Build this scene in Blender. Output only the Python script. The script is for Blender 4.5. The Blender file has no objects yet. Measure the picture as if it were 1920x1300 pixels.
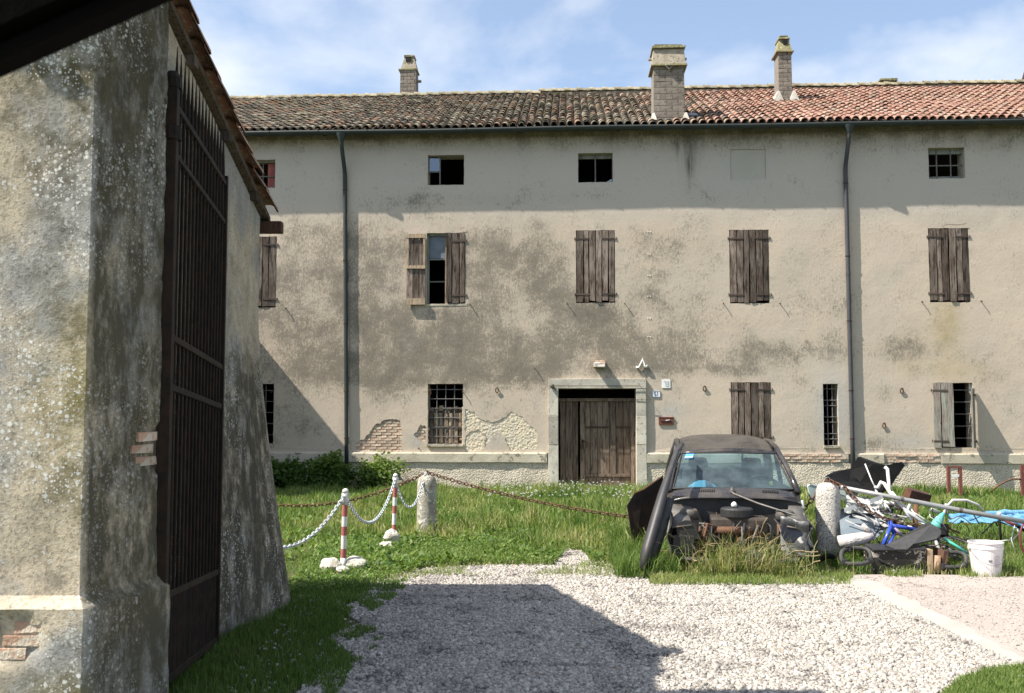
import bpy, bmesh, math, random
import numpy as np
from mathutils import Vector, Matrix, noise as mnoise
from mathutils.geometry import delaunay_2d_cdt
random.seed(7); rng = np.random.default_rng(7)
SC = bpy.context.scene
COL = SC.collection
# ------------------------------------------------------------------ camera
F, CX, CY, EYE = 1867.0, 960.0, 650.0, 1.72
PITCH = math.atan(130 / F)
cam = bpy.data.objects.new('camera', bpy.data.cameras.new('camera'))
COL.objects.link(cam); SC.camera = cam
cam.location = (0, 0, EYE); cam.rotation_euler = (math.pi / 2 + PITCH, 0, 0)
cam.data.sensor_width = 36.0; cam.data.lens = F / 1920 * 36.0
cam.data.clip_start = 0.05; cam.data.clip_end = 2000
cam.data.dof.use_dof = True; cam.data.dof.focus_distance = 17.0; cam.data.dof.aperture_fstop = 7.0
# ------------------------------------------------------------------ light
SUN_DIR = Vector((0.714, 0.229, -1.0)).normalized()          # the way the light travels
to_sun = -SUN_DIR
SUN_EL = math.asin(to_sun.z); SUN_AZ = math.atan2(to_sun.x, to_sun.y)
sun = bpy.data.objects.new('sun', bpy.data.lights.new('sun', 'SUN'))
COL.objects.link(sun); sun.rotation_euler = SUN_DIR.to_track_quat('-Z', 'Y').to_euler()
sun.location = (-20, -10, 30)
sun.data.energy = 5.0; sun.data.angle = math.radians(0.55); sun.data.color = (1.0, 0.94, 0.84)
world = bpy.data.worlds.new('World'); SC.world = world; world.use_nodes = True
CLX = 0.0
def build_world():
    nt = world.node_tree; nt.nodes.clear(); L = nt.links.new
    out = nt.nodes.new('ShaderNodeOutputWorld'); bg = nt.nodes.new('ShaderNodeBackground')
    sky = nt.nodes.new('ShaderNodeTexSky'); sky.sky_type = 'NISHITA'; sky.sun_disc = False
    sky.sun_elevation = SUN_EL; sky.sun_rotation = SUN_AZ; sky.air_density = 1.0; sky.dust_density = 1.2; sky.ozone_density = 1.5
    tc = nt.nodes.new('ShaderNodeTexCoord')
    mp = nt.nodes.new('ShaderNodeMapping'); mp.inputs['Scale'].default_value = (1.0, 1.0, 1.9)
    mp.inputs['Location'].default_value = (CLX, 0.1, 0.05)
    L(tc.outputs['Generated'], mp.inputs['Vector'])
    n1 = nt.nodes.new('ShaderNodeTexNoise'); n1.inputs['Scale'].default_value = 3.6; n1.inputs['Detail'].default_value = 7; n1.inputs['Roughness'].default_value = 0.52
    n1.inputs['Distortion'].default_value = 0.25
    L(mp.outputs['Vector'], n1.inputs['Vector'])
    r = nt.nodes.new('ShaderNodeValToRGB'); r.color_ramp.elements[0].position = 0.45; r.color_ramp.elements[0].color = (0.16, 0.16, 0.16, 1)
    r.color_ramp.elements[1].position = 0.70; r.color_ramp.elements[1].color = (1, 1, 1, 1)
    L(n1.outputs['Fac'], r.inputs['Fac'])
    tint = nt.nodes.new('ShaderNodeMix'); tint.data_type = 'RGBA'; tint.blend_type = 'MULTIPLY'; tint.inputs['Factor'].default_value = 1.0
    tint.inputs[7].default_value = (1.16, 1.24, 1.30, 1); L(sky.outputs['Color'], tint.inputs[6])
    mx = nt.nodes.new('ShaderNodeMix'); mx.data_type = 'RGBA'; mx.inputs[7].default_value = (6.8, 7.0, 7.2, 1)
    L(r.outputs['Color'], mx.inputs['Factor']); L(tint.outputs[2], mx.inputs[6])
    L(mx.outputs[2], bg.inputs['Color']); bg.inputs['Strength'].default_value = 0.080
    L(bg.outputs['Background'], out.inputs['Surface'])
build_world()
SC.view_settings.view_transform = 'Standard'; SC.view_settings.look = 'None'
SC.view_settings.exposure = 1.05; SC.view_settings.gamma = 1.0; SC.view_settings.use_curve_mapping = False
SC.cycles.max_bounces = 8; SC.cycles.transparent_max_bounces = 12
# ------------------------------------------------------------------ measuring helpers
TH = math.radians(3.3); D0 = 23.3
CP, SP = math.cos(PITCH), math.sin(PITCH)
def ray(px, py):
    a = (px - CX) / F; b = (CY - py) / F
    return Vector((a, CP - b * SP, SP + b * CP))
def at(px, py, Y):
    r = ray(px, py); t = Y / r.y
    return Vector((r.x * t, Y, EYE + r.z * t))
def gnd(px, py, z=0.0):
    r = ray(px, py); t = (z - EYE) / r.z
    return Vector((r.x * t, r.y * t, z))
FR = Vector((math.cos(TH), -math.sin(TH), 0)); FB = Vector((math.sin(TH), math.cos(TH), 0)); FO = Vector((0, D0, 0))
def fac(px, py, off=0.0):
    """local facade coordinates (u, z) of what a pixel shows on the wall plane (off = metres in front of it)"""
    r = ray(px, py); o = Vector((0, 0, EYE))
    t = ((FO - FB * off) - o).dot(FB) / r.dot(FB)
    p = o + r * t
    return ((p - FO).dot(FR), p.z)
def fu(px, py=600): return fac(px, py)[0]
def fz(py, px=1000): return fac(px, py)[1]
# ------------------------------------------------------------------ materials
class NT:
    def __init__(s, name):
        s.m = bpy.data.materials.new(name); s.m.use_nodes = True
        s.t = s.m.node_tree; s.t.nodes.clear()
        s.out = s.n('ShaderNodeOutputMaterial'); s.tc = s.n('ShaderNodeTexCoord')
    def n(s, typ, **k):
        x = s.t.nodes.new(typ)
        for a, b in k.items(): setattr(x, a, b)
        return x
    def set(s, sock, v):
        if hasattr(v, 'is_output') or isinstance(v, bpy.types.NodeSocket): s.t.links.new(v, sock)
        elif isinstance(v, (tuple, list)): sock.default_value = tuple(v) + ((1,) if len(v) == 3 and sock.type == 'RGBA' else ())
        else: sock.default_value = v
    def vec(s, scale=(1, 1, 1), src='Object', loc=(0, 0, 0)):
        mp = s.n('ShaderNodeMapping')
        if src == 'World': s.set(mp.inputs[0], s.n('ShaderNodeNewGeometry').outputs['Position'])
        else: s.set(mp.inputs[0], s.tc.outputs[src])
        mp.inputs['Scale'].default_value = scale; mp.inputs['Location'].default_value = loc
        return mp.outputs[0]
    def noise(s, scale, detail=4, rough=0.55, vec=None, dist=0.0):
        x = s.n('ShaderNodeTexNoise'); x.inputs['Scale'].default_value = scale; x.inputs['Detail'].default_value = detail
        x.inputs['Roughness'].default_value = rough; x.inputs['Distortion'].default_value = dist
        if vec is not None: s.set(x.inputs['Vector'], vec)
        else: s.set(x.inputs['Vector'], s.tc.outputs['Object'])
        return x.outputs['Fac']
    def voro(s, scale, vec=None, feat='F1', out='Distance', rnd=1.0):
        x = s.n('ShaderNodeTexVoronoi', feature=feat); x.inputs['Scale'].default_value = scale; x.inputs['Randomness'].default_value = rnd
        s.set(x.inputs['Vector'], vec if vec is not None else s.tc.outputs['Object'])
        return x.outputs[out]
    def ramp(s, fac, *st):
        x = s.n('ShaderNodeValToRGB'); cr = x.color_ramp
        while len(cr.elements) < len(st): cr.elements.new(0.5)
        for e, (p, c) in zip(cr.elements, st):
            e.position = p; e.color = (c, c, c, 1) if not isinstance(c, (tuple, list)) else tuple(c) + (1,)
        s.set(x.inputs[0], fac); return x.outputs[0]
    def mix(s, fac, a, b, mode='MIX'):
        x = s.n('ShaderNodeMix', data_type='RGBA', blend_type=mode)
        s.set(x.inputs[0], fac); s.set(x.inputs[6], a); s.set(x.inputs[7], b); return x.outputs[2]
    def math(s, op, a, b=0.0, clamp=False):
        x = s.n('ShaderNodeMath', operation=op, use_clamp=clamp); s.set(x.inputs[0], a); s.set(x.inputs[1], b); return x.outputs[0]
    def attr(s, name): return s.n('ShaderNodeAttribute', attribute_name=name).outputs['Fac']
    def orand(s): return s.n('ShaderNodeObjectInfo').outputs['Random']
    def sep(s, v):
        x = s.n('ShaderNodeSeparateXYZ'); s.set(x.inputs[0], v); return x.outputs
    def bump(s, h, strength=0.4, dist=0.02):
        x = s.n('ShaderNodeBump'); x.inputs['Strength'].default_value = strength; x.inputs['Distance'].default_value = dist
        s.set(x.inputs['Height'], h); return x.outputs[0]
    def bsdf(s, col, rough=0.85, normal=None, metal=0.0, spec=0.3, **k):
        x = s.n('ShaderNodeBsdfPrincipled'); s.set(x.inputs['Base Color'], col); s.set(x.inputs['Roughness'], rough)
        s.set(x.inputs['Metallic'], metal); s.set(x.inputs['Specular IOR Level'], spec)
        if normal is not None: s.set(x.inputs['Normal'], normal)
        for a, b in k.items(): s.set(x.inputs[a], b)
        return x.outputs[0]
    def done(s, sh): s.set(s.out.inputs[0], sh); return s.m
MATS = {}
def simple(name, c1, c2=None, rough=0.8, scale=6, detail=5, stretch=(1, 1, 1), bump=0.3, bscale=45, bdist=0.01, metal=0.0, spec=0.3, rand=0.25, lo=0.35, hi=0.65, src='Object', spots=None, rough2=None):
    """two-colour noise material with per-object brightness, fine relief and optional speckles"""
    if name in MATS: return MATS[name]
    t = NT(name); v = t.vec(stretch, src)
    c2 = c2 or tuple(x * 0.6 for x in c1)
    f = t.ramp(t.noise(scale, detail, 0.6, v), (lo, 0.0), (hi, 1.0))
    col = t.mix(f, c1, c2)
    if spots:
        sc, dens, sc_col = spots
        col = t.mix(t.ramp(t.noise(sc, 3, 0.6, v), (dens, 0.0), (dens + 0.05, 1.0)), col, sc_col)
    if rand:
        k = t.math('ADD', t.math('MULTIPLY', t.orand(), 2 * rand), 1 - rand)
        col = t.mix(1.0, col, k, 'MULTIPLY')
    r = rough if rough2 is None else t.math('ADD', t.math('MULTIPLY', f, rough2 - rough), rough)
    nrm = t.bump(t.noise(bscale, 4, 0.65, v), bump, bdist) if bump else None
    MATS[name] = t.done(t.bsdf(col, r, nrm, metal, spec)); return MATS[name]
def mat_plaster():
    t = NT('facade_plaster'); o = t.tc.outputs['Object']
    big = t.noise(0.55, 5, 0.6, o); mid = t.noise(3.0, 6, 0.65, o); fine = t.noise(22, 4, 0.7, t.vec((1, 1, 0.55))); speck = t.noise(55, 3, 0.75, o)
    base = t.mix(t.ramp(big, (0.38, 0.0), (0.62, 1.0)), (0.530, 0.440, 0.348), (0.475, 0.408, 0.334))
    base = t.mix(t.ramp(mid, (0.45, 0.0), (0.75, 0.5)), base, (0.565, 0.488, 0.40))
    tone = t.attr('grey'); base = t.mix(tone, base, (0.425, 0.400, 0.362))
    warm = t.attr('ochre'); base = t.mix(t.math('MULTIPLY', warm, t.ramp(mid, (0.3, 0.3), (0.7, 1.0))), base, (0.36, 0.28, 0.13))
    base = t.mix(t.ramp(t.noise(30, 3, 0.7, o), (0.52, 0.0), (0.72, 0.35)), base, (0.34, 0.29, 0.22))
    d = t.attr('dirt'); base = t.mix(t.math('MULTIPLY', d, t.ramp(t.noise(9, 4, 0.7, o), (0.35, 0.35), (0.65, 0.8))), base, (0.345, 0.295, 0.222)); blot = t.noise(1.25, 5, 0.62, o, 0.4)  # dirt holds real staining plus painted soffit shade under the gutter
    # staining and painted eave shade grow as fine dark mottling, denser where the field is high
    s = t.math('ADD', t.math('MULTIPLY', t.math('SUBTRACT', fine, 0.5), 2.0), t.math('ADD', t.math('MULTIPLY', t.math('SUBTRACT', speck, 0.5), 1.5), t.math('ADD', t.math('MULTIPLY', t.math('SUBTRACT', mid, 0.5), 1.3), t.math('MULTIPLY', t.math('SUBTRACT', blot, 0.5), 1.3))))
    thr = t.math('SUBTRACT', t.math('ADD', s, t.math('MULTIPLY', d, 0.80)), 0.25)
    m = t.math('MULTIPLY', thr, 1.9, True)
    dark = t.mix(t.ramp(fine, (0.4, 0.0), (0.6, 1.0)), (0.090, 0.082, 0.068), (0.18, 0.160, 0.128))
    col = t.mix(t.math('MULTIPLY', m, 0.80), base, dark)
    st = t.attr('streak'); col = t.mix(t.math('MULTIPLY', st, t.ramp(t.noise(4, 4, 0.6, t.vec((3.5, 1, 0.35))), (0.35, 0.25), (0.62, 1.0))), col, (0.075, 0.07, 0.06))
    # hairline cracks
    ck = t.voro(0.9, t.vec((1, 1, 1)), 'DISTANCE_TO_EDGE')
    wob = t.noise(2.2, 4, 0.6, o)
    col = t.mix(t.math('MULTIPLY', t.ramp(t.math('ADD', ck, t.math('MULTIPLY', wob, 0.0)), (0.0, 1.0), (0.006, 0.0)), t.ramp(big, (0.60, 0.0), (0.66, 0.2))), col, (0.14, 0.12, 0.10))
    h = t.math('ADD', t.math('MULTIPLY', fine, 0.5), t.math('ADD', t.math('MULTIPLY', mid, 1.2), t.math('MULTIPLY', speck, 0.35)))
    return t.done(t.bsdf(col, 0.92, t.bump(h, 0.6, 0.012), spec=0.12))
def mat_lichen(name, base1, base2, dots=1.0):
    t = NT(name); v = t.vec((1, 1, 1), 'World')
    big = t.noise(1.1, 5, 0.6, v); mid = t.noise(5.5, 6, 0.68, v); fine = t.noise(48, 4, 0.7, v)
    col = t.mix(t.ramp(big, (0.44, 0.0), (0.54, 1.0)), base1, base2)
    col = t.mix(t.math('MULTIPLY', t.ramp(mid, (0.46, 0.0), (0.60, 0.9)), t.attr('dark_mottle')), col, (0.10, 0.088, 0.068))
    col = t.mix(t.math('MULTIPLY', t.ramp(fine, (0.50, 0.0), (0.66, 0.65)), 1.0), col, (0.13, 0.115, 0.09))
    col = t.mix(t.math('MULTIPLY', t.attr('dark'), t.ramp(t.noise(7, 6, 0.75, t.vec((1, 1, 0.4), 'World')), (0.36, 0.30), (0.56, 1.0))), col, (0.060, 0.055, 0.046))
    col = t.mix(t.math('MULTIPLY', t.attr('moss'), t.ramp(mid, (0.3, 0.2), (0.6, 1.0))), col, (0.19, 0.165, 0.045))
    gate = t.ramp(t.noise(1.9, 4, 0.6, t.vec((1, 1, 1), 'World', (3, 5, 1))), (0.47, 0.05), (0.56, 1.0))
    for sc, r, lc in ((30, 0.32, (0.60, 0.60, 0.555)), (70, 0.36, (0.56, 0.555, 0.52)), (19, 0.20, (0.66, 0.66, 0.61))):
        dd = t.math('ADD', t.voro(sc, v), t.math('MULTIPLY', t.math('SUBTRACT', t.noise(90, 2, 0.5, v), 0.5), 0.35))
        keep = t.ramp(t.sep(t.voro(sc, v, out='Color'))[0], (0.52, 0.0), (0.56, 1.0))
        col = t.mix(t.math('MULTIPLY', t.math('MULTIPLY', t.ramp(dd, (r - 0.06, 1.0), (r + 0.04, 0.0)), keep), t.math('MULTIPLY', gate, t.attr('lichen'))), col, lc)
    h = t.math('ADD', t.math('MULTIPLY', fine, 1.0), t.math('MULTIPLY', mid, 0.45))
    return t.done(t.bsdf(col, 0.95, t.bump(h, 0.5, 0.010), spec=0.1))
def mat_tile():
    t = NT('clay_roof_tile'); v = t.vec((1, 1, 1), 'World'); g = t.n('ShaderNodeNewGeometry')
    isl = t.math('FRACT', t.math('ADD', g.outputs['Random Per Island'], t.orand()))
    x = t.sep(g.outputs['Position'])[0]
    red = t.math('ADD', t.math('MULTIPLY', t.math('SUBTRACT', x, 2.4), 0.27), t.math('MULTIPLY', t.math('SUBTRACT', isl, 0.5), 0.9), True)
    red = t.ramp(red, (0.15, 0.0), (0.85, 1.0))
    old = t.ramp(isl, (0.0, (0.085, 0.072, 0.058)), (0.3, (0.15, 0.125, 0.10)), (0.55, (0.22, 0.185, 0.14)), (0.75, (0.30, 0.265, 0.20)), (0.93, (0.26, 0.15, 0.10)))
    new = t.ramp(isl, (0.0, (0.20, 0.098, 0.075)), (0.35, (0.27, 0.135, 0.103)), (0.70, (0.31, 0.170, 0.132)), (0.92, (0.36, 0.25, 0.20)), (1.0, (0.15, 0.11, 0.09)))
    col = t.mix(red, old, new)
    col = t.mix(t.ramp(t.noise(9, 5, 0.65, v), (0.48, 0.0), (0.66, 0.75)), col, t.mix(red, (0.095, 0.085, 0.07), (0.27, 0.20, 0.15)))
    col = t.mix(t.ramp(t.noise(26, 4, 0.7, v), (0.55, 0.0), (0.66, 0.8)), col, (0.36, 0.34, 0.25))
    col = t.mix(t.ramp(t.noise(2.3, 3, 0.6, v), (0.60, 0.0), (0.72, 0.5)), col, (0.24, 0.20, 0.085))
    return t.done(t.bsdf(col, 0.9, t.bump(t.noise(60, 3, 0.6, v), 0.4, 0.01), spec=0.15))
def mat_wood(name, a, b, c, rand=0.4, split=1.0):
    """weathered grain running along local z"""
    t = NT(name)
    off = t.n('ShaderNodeVectorMath', operation='ADD'); t.set(off.inputs[0], t.tc.outputs['Object'])
    cmb = t.n('ShaderNodeCombineXYZ'); r = t.orand()
    t.set(cmb.inputs[0], t.math('MULTIPLY', r, 17.0)); t.set(cmb.inputs[2], t.math('MULTIPLY', r, 9.0)); t.set(off.inputs[1], cmb.outputs[0])
    mp = t.n('ShaderNodeMapping'); t.set(mp.inputs[0], off.outputs[0]); mp.inputs['Scale'].default_value = (1, 1, 0.09)
    g1 = t.noise(34, 5, 0.7, mp.outputs[0], 0.6); 
    mp2 = t.n('ShaderNodeMapping'); t.set(mp2.inputs[0], off.outputs[0]); mp2.inputs['Scale'].default_value = (1, 1, 0.3)
    g2 = t.noise(5.5, 5, 0.65, mp2.outputs[0])
    col = t.mix(t.ramp(g2, (0.36, 0.0), (0.64, 1.0)), a, b)
    col = t.mix(t.ramp(g1, (0.50, 0.0), (0.62, 0.85 * split)), col, c)
    k = t.math('ADD', t.math('MULTIPLY', r, 2 * rand), 1 - rand); col = t.mix(1.0, col, k, 'MULTIPLY')
    return t.done(t.bsdf(col, 0.88, t.bump(g1, 0.7, 0.012), spec=0.15))
def mat_gravel_ground():
    t = NT('gravel_bed'); v = t.vec((1, 1, 1), 'World')
    c = t.voro(42, v, out='Color'); d = t.voro(42, v)
    col = t.ramp(t.sep(c)[0], (0.0, (0.14, 0.13, 0.12)), (0.4, (0.25, 0.235, 0.215)), (1.0, (0.36, 0.34, 0.315)))
    col = t.mix(t.ramp(d, (0.35, 0.0), (0.6, 0.7)), col, (0.14, 0.12, 0.10))
    return t.done(t.bsdf(col, 0.9, t.bump(d, -0.8, 0.02), spec=0.15))
def mat_gravel_stone():
    t = NT('gravel_stone'); a = t.attr('tint')
    col = t.ramp(a, (0.0, (0.08, 0.075, 0.072)), (0.15, (0.19, 0.175, 0.16)), (0.40, (0.285, 0.26, 0.232)), (0.7, (0.40, 0.368, 0.33)), (0.92, (0.54, 0.505, 0.46)), (1.0, (0.36, 0.24, 0.16)))
    col = t.mix(t.ramp(t.noise(70, 3, 0.6, t.vec((1, 1, 1), 'World')), (0.4, 0.0), (0.7, 0.4)), col, (0.30, 0.28, 0.25))
    return t.done(t.bsdf(col, 0.85, spec=0.2))
def mat_grass(name='grass_blade'):
    t = NT(name); a = t.attr('tint')
    col = t.ramp(a, (0.0, (0.024, 0.055, 0.012)), (0.30, (0.068, 0.128, 0.026)), (0.52, (0.150, 0.220, 0.055)), (0.75, (0.265, 0.290, 0.105)), (1.0, (0.43, 0.375, 0.21)))
    df = t.bsdf(col, 0.6, spec=0.25)
    tr = t.n('ShaderNodeBsdfTranslucent'); t.set(tr.inputs[0], t.mix(1.0, col, (1.25, 1.35, 0.7), 'MULTIPLY'))
    mx = t.n('ShaderNodeMixShader'); mx.inputs[0].default_value = 0.38; t.set(mx.inputs[1], df); t.set(mx.inputs[2], tr.outputs[0])
    return t.done(mx.outputs[0])
def mat_ground():
    t = NT('soil_and_turf'); v = t.vec((1, 1, 1), 'World')
    col = t.mix(t.ramp(t.noise(1.4, 6, 0.65, v), (0.40, 0.0), (0.62, 1.0)), (0.045, 0.075, 0.018), (0.11, 0.095, 0.05))
    col = t.mix(t.ramp(t.noise(30, 4, 0.7, v), (0.45, 0.0), (0.65, 0.7)), col, (0.05, 0.06, 0.02))
    return t.done(t.bsdf(col, 0.95, t.bump(t.noise(40, 4, 0.7, v), 0.6, 0.02), spec=0.1))
def mat_glass(name, tint, refl=0.12, rough=0.05, fk=0.6, haze=0.0):
    t = NT(name); tr = t.n('ShaderNodeBsdfTransparent'); t.set(tr.inputs[0], tint)
    gl = t.n('ShaderNodeBsdfGlossy'); gl.inputs['Roughness'].default_value = rough; t.set(gl.inputs[0], (0.9, 0.95, 1.0))
    lw = t.n('ShaderNodeLayerWeight'); lw.inputs[0].default_value = 0.35
    f = t.math('ADD', t.math('MULTIPLY', lw.outputs['Fresnel'], fk), refl, True)
    mx = t.n('ShaderNodeMixShader'); t.set(mx.inputs[0], f); t.set(mx.inputs[1], tr.outputs[0]); t.set(mx.inputs[2], gl.outputs[0])
    if not haze: return t.done(mx.outputs[0])
    m2 = t.n('ShaderNodeMixShader'); t.set(m2.inputs[0], t.ramp(t.noise(3.5, 5, .6), (.35, haze * .5), (.65, haze * 1.5))); t.set(m2.inputs[1], mx.outputs[0]); t.set(m2.inputs[2], t.bsdf((.26, .36, .40), .9))  # pale bluish haze painted over the glass, patchy by noise
    return t.done(m2.outputs[0])
def mat_rough_plinth():
    t = NT('pebble_dash'); o = t.tc.outputs['Object']
    d = t.voro(30, o); n = t.noise(1.3, 5, 0.6, o); n2 = t.noise(24, 4, 0.7, o)
    col = t.mix(t.ramp(n, (0.35, 0.0), (0.65, 1.0)), (0.52, 0.465, 0.375), (0.60, 0.53, 0.42))
    col = t.mix(t.ramp(n2, (0.50, 0.0), (0.66, 0.6)), col, (0.25, 0.22, 0.18))
    col = t.mix(t.ramp(t.noise(1.9, 4, 0.6, t.vec((1, 1, 1), 'Object', (4, 0, 2))), (0.58, 0.0), (0.7, 0.55)), col, (0.27, 0.25, 0.19))
    h = t.math('ADD', t.math('MULTIPLY', d, -1.0), t.math('MULTIPLY', n2, 1.6))
    return t.done(t.bsdf(col, 0.95, t.bump(h, 0.75, 0.02), spec=0.1))
def mat_paint_car():
    t = NT('faded_black_car_paint'); o = t.tc.outputs['Object']
    n = t.noise(2.2, 5, 0.6, o); f = t.noise(30, 4, 0.7, o)
    col = t.mix(t.ramp(n, (0.4, 0.0), (0.65, 1.0)), (0.020, 0.019, 0.021), (0.065, 0.056, 0.048))
    col = t.mix(t.ramp(f, (0.5, 0.0), (0.75, 0.5)), col, (0.10, 0.09, 0.08))
    return t.done(t.bsdf(col, t.ramp(n, (0.35, 0.20), (0.7, 0.42)), t.bump(n, 0.25, 0.06), spec=0.55))
# ------------------------------------------------------------------ objects
def empty(name, loc=(0, 0, 0), rz=0.0, parent=None, rot=None):
    o = bpy.data.objects.new(name, None); COL.objects.link(o); o.empty_display_size = 0.2
    o.location = loc; o.rotation_euler = rot if rot else (0, 0, rz)
    if parent: o.parent = parent
    return o
def tag(o, label=None, cat=None, group=None, kind=None):
    if label: o['label'] = label
    if cat: o['category'] = cat
    if group: o['group'] = group
    if kind: o['kind'] = kind
    return o
def link(name, me, parent=None, loc=None, rot=None, scale=None):
    o = bpy.data.objects.new(name, me); COL.objects.link(o)
    if parent: o.parent = parent
    if loc is not None: o.location = loc
    if rot is not None: o.rotation_euler = rot
    if scale is not None: o.scale = scale
    return o
class MB:
    def __init__(s): s.v = []; s.f = []
    def add(s, vs, fs):
        b = len(s.v); s.v += [tuple(x) for x in vs]; s.f += [tuple(i + b for i in f) for f in fs]; return s
    def box(s, c, d, rot=None, taper=1.0, jit=0.0):
        hx, hy, hz = d[0] / 2, d[1] / 2, d[2] / 2; vs = []
        R = Matrix.Identity(3)
        if rot is not None: R = rot if isinstance(rot, Matrix) else Matrix.Rotation(rot[2], 3, 'Z') @ Matrix.Rotation(rot[1], 3, 'Y') @ Matrix.Rotation(rot[0], 3, 'X')
        for z in (-1, 1):
            k = taper if z > 0 else 1.0
            for x, y in ((-1, -1), (1, -1), (1, 1), (-1, 1)):
                p = Vector((x * hx * k, y * hy * k, z * hz))
                if jit: p += Vector((random.uniform(-jit, jit), random.uniform(-jit, jit), random.uniform(-jit, jit)))
                vs.append(R @ p + Vector(c))
        return s.add(vs, [(3, 2, 1, 0), (4, 5, 6, 7), (0, 1, 5, 4), (1, 2, 6, 5), (2, 3, 7, 6), (3, 0, 4, 7)])
    def tube(s, pts, r, n=8, cap=True, closed=False):
        pts = [Vector(p) for p in pts]; m = len(pts); vs = []; fs = []
        rs = r if isinstance(r, (list, tuple)) else [r] * m
        prev = None
        for i, p in enumerate(pts):
            if closed: d = (pts[(i + 1) % m] - pts[i - 1])
            else: d = pts[min(i + 1, m - 1)] - pts[max(i - 1, 0)]
            d.normalize()
            if prev is None:
                a = Vector((0, 0, 1)) if abs(d.z) < 0.9 else Vector((1, 0, 0)); u = d.cross(a).normalized()
            else: u = (prev - d * prev.dot(d)).normalized()
            prev = u; w = d.cross(u)
            for k in range(n):
                t = 2 * math.pi * k / n; vs.append(p + (u * math.cos(t) + w * math.sin(t)) * rs[i])
        for i in range(m if closed else m - 1):
            j = (i + 1) % m
            for k in range(n): fs.append((i * n + k, i * n + (k + 1) % n, j * n + (k + 1) % n, j * n + k))
        if cap and not closed: fs.append(tuple(range(n - 1, -1, -1))); fs.append(tuple((m - 1) * n + k for k in range(n)))
        return s.add(vs, fs)
    def lathe(s, prof, n=16, c=(0, 0, 0), cap=True):
        vs = []; fs = []; m = len(prof)
        for r, z in prof:
            for k in range(n):
                t = 2 * math.pi * k / n; vs.append((c[0] + r * math.cos(t), c[1] + r * math.sin(t), c[2] + z))
        for i in range(m - 1):
            for k in range(n): fs.append((i * n + k, i * n + (k + 1) % n, (i + 1) * n + (k + 1) % n, (i + 1) * n + k))
        if cap: fs.append(tuple(range(n - 1, -1, -1))); fs.append(tuple((m - 1) * n + k for k in range(n)))
        return s.add(vs, fs)
    def prism(s, poly, depth, axis='y', off=0.0):
        """2-D outline (x, z) pushed along y"""
        n = len(poly); A = [(x, off, z) for x, z in poly]; B = [(x, off + depth, z) for x, z in poly]
        return s.add(A + B, [tuple(range(n - 1, -1, -1)), tuple(range(n, 2 * n))] + [(i, (i + 1) % n, n + (i + 1) % n, n + i) for i in range(n)])
    def plate(s, poly3, thick):
        """planar-ish 3-D outline given thickness along its normal"""
        P = [Vector(p) for p in poly3]; n = len(P); nn = Vector((0, 0, 0))
        for i in range(n): nn += P[i].cross(P[(i + 1) % n])
        nn.normalize(); B = [p + nn * thick for p in P]
        return s.add(P + B, [tuple(range(n - 1, -1, -1)), tuple(range(n, 2 * n))] + [(i, (i + 1) % n, n + (i + 1) % n, n + i) for i in range(n)])
    def grid(s, fn, nu, nv):
        vs = [fn(i / nu, j / nv) for j in range(nv + 1) for i in range(nu + 1)]
        return s.add(vs, [(j * (nu + 1) + i, j * (nu + 1) + i + 1, (j + 1) * (nu + 1) + i + 1, (j + 1) * (nu + 1) + i) for j in range(nv) for i in range(nu)])
    def mesh(s, name, mat, smooth=False, fix=True):
        me = bpy.data.meshes.new(name); me.from_pydata(s.v, [], s.f)
        if fix:
            bm = bmesh.new(); bm.from_mesh(me); bmesh.ops.recalc_face_normals(bm, faces=bm.faces); bm.to_mesh(me); bm.free()
        if mat: me.materials.append(mat)
        if smooth: me.polygons.foreach_set('use_smooth', [True] * len(me.polygons))
        me.update(); return me
    def build(s, name, mat, parent=None, smooth=False, bevel=0.0, solid=0.0, fix=True, loc=None, rot=None, sub=0):
        o = link(name, s.mesh(name, mat, smooth, fix), parent, loc, rot)
        if solid: m = o.modifiers.new('thick', 'SOLIDIFY'); m.thickness = solid; m.offset = 0
        if bevel: m = o.modifiers.new('edge', 'BEVEL'); m.width = bevel; m.segments = 2; m.limit_method = 'ANGLE'
        if sub: m = o.modifiers.new('sub', 'SUBSURF'); m.levels = sub; m.render_levels = sub
        return o
def nz(x, y, z=0.0, s=1.0): return mnoise.noise(Vector((x * s, y * s, z * s)))
def inpoly(poly, x, y):
    r = False; j = len(poly) - 1
    for i in range(len(poly)):
        xi, yi = poly[i]; xj, yj = poly[j]
        if (yi > y) != (yj > y) and x < (xj - xi) * (y - yi) / (yj - yi) + xi: r = not r
        j = i
    return r
def np_inpoly(poly, X, Y):
    r = np.zeros(X.shape, bool); j = len(poly) - 1
    for i in range(len(poly)):
        xi, yi = poly[i]; xj, yj = poly[j]
        c = ((yi > Y) != (yj > Y)) & (X < (xj - xi) * (Y - yi) / ((yj - yi) or 1e-9) + xi); r ^= c; j = i
    return r
def np_mesh(name, V, loops, starts, totals, mat, attrs=None, smooth=False):
    me = bpy.data.meshes.new(name); me.vertices.add(len(V)); me.vertices.foreach_set('co', V.astype(np.float32).ravel())
    me.loops.add(len(loops)); me.loops.foreach_set('vertex_index', loops.astype(np.int32))
    me.polygons.add(len(starts)); me.polygons.foreach_set('loop_start', starts.astype(np.int32))
    try: me.polygons.foreach_set('loop_total', totals.astype(np.int32))
    except Exception: pass
    if smooth: me.polygons.foreach_set('use_smooth', np.ones(len(starts), bool))
    for k, a in (attrs or {}).items():
        at_ = me.attributes.new(k, 'FLOAT', 'POINT'); at_.data.foreach_set('value', a.astype(np.float32))
    me.materials.append(mat); me.update(calc_edges=True); return me
def set_attrs(me, **kw):
    for k, vals in kw.items():
        me.attributes.new(k, 'FLOAT', 'POINT')
        me.attributes[k].data.foreach_set('value', np.array(vals, np.float32))
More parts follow.
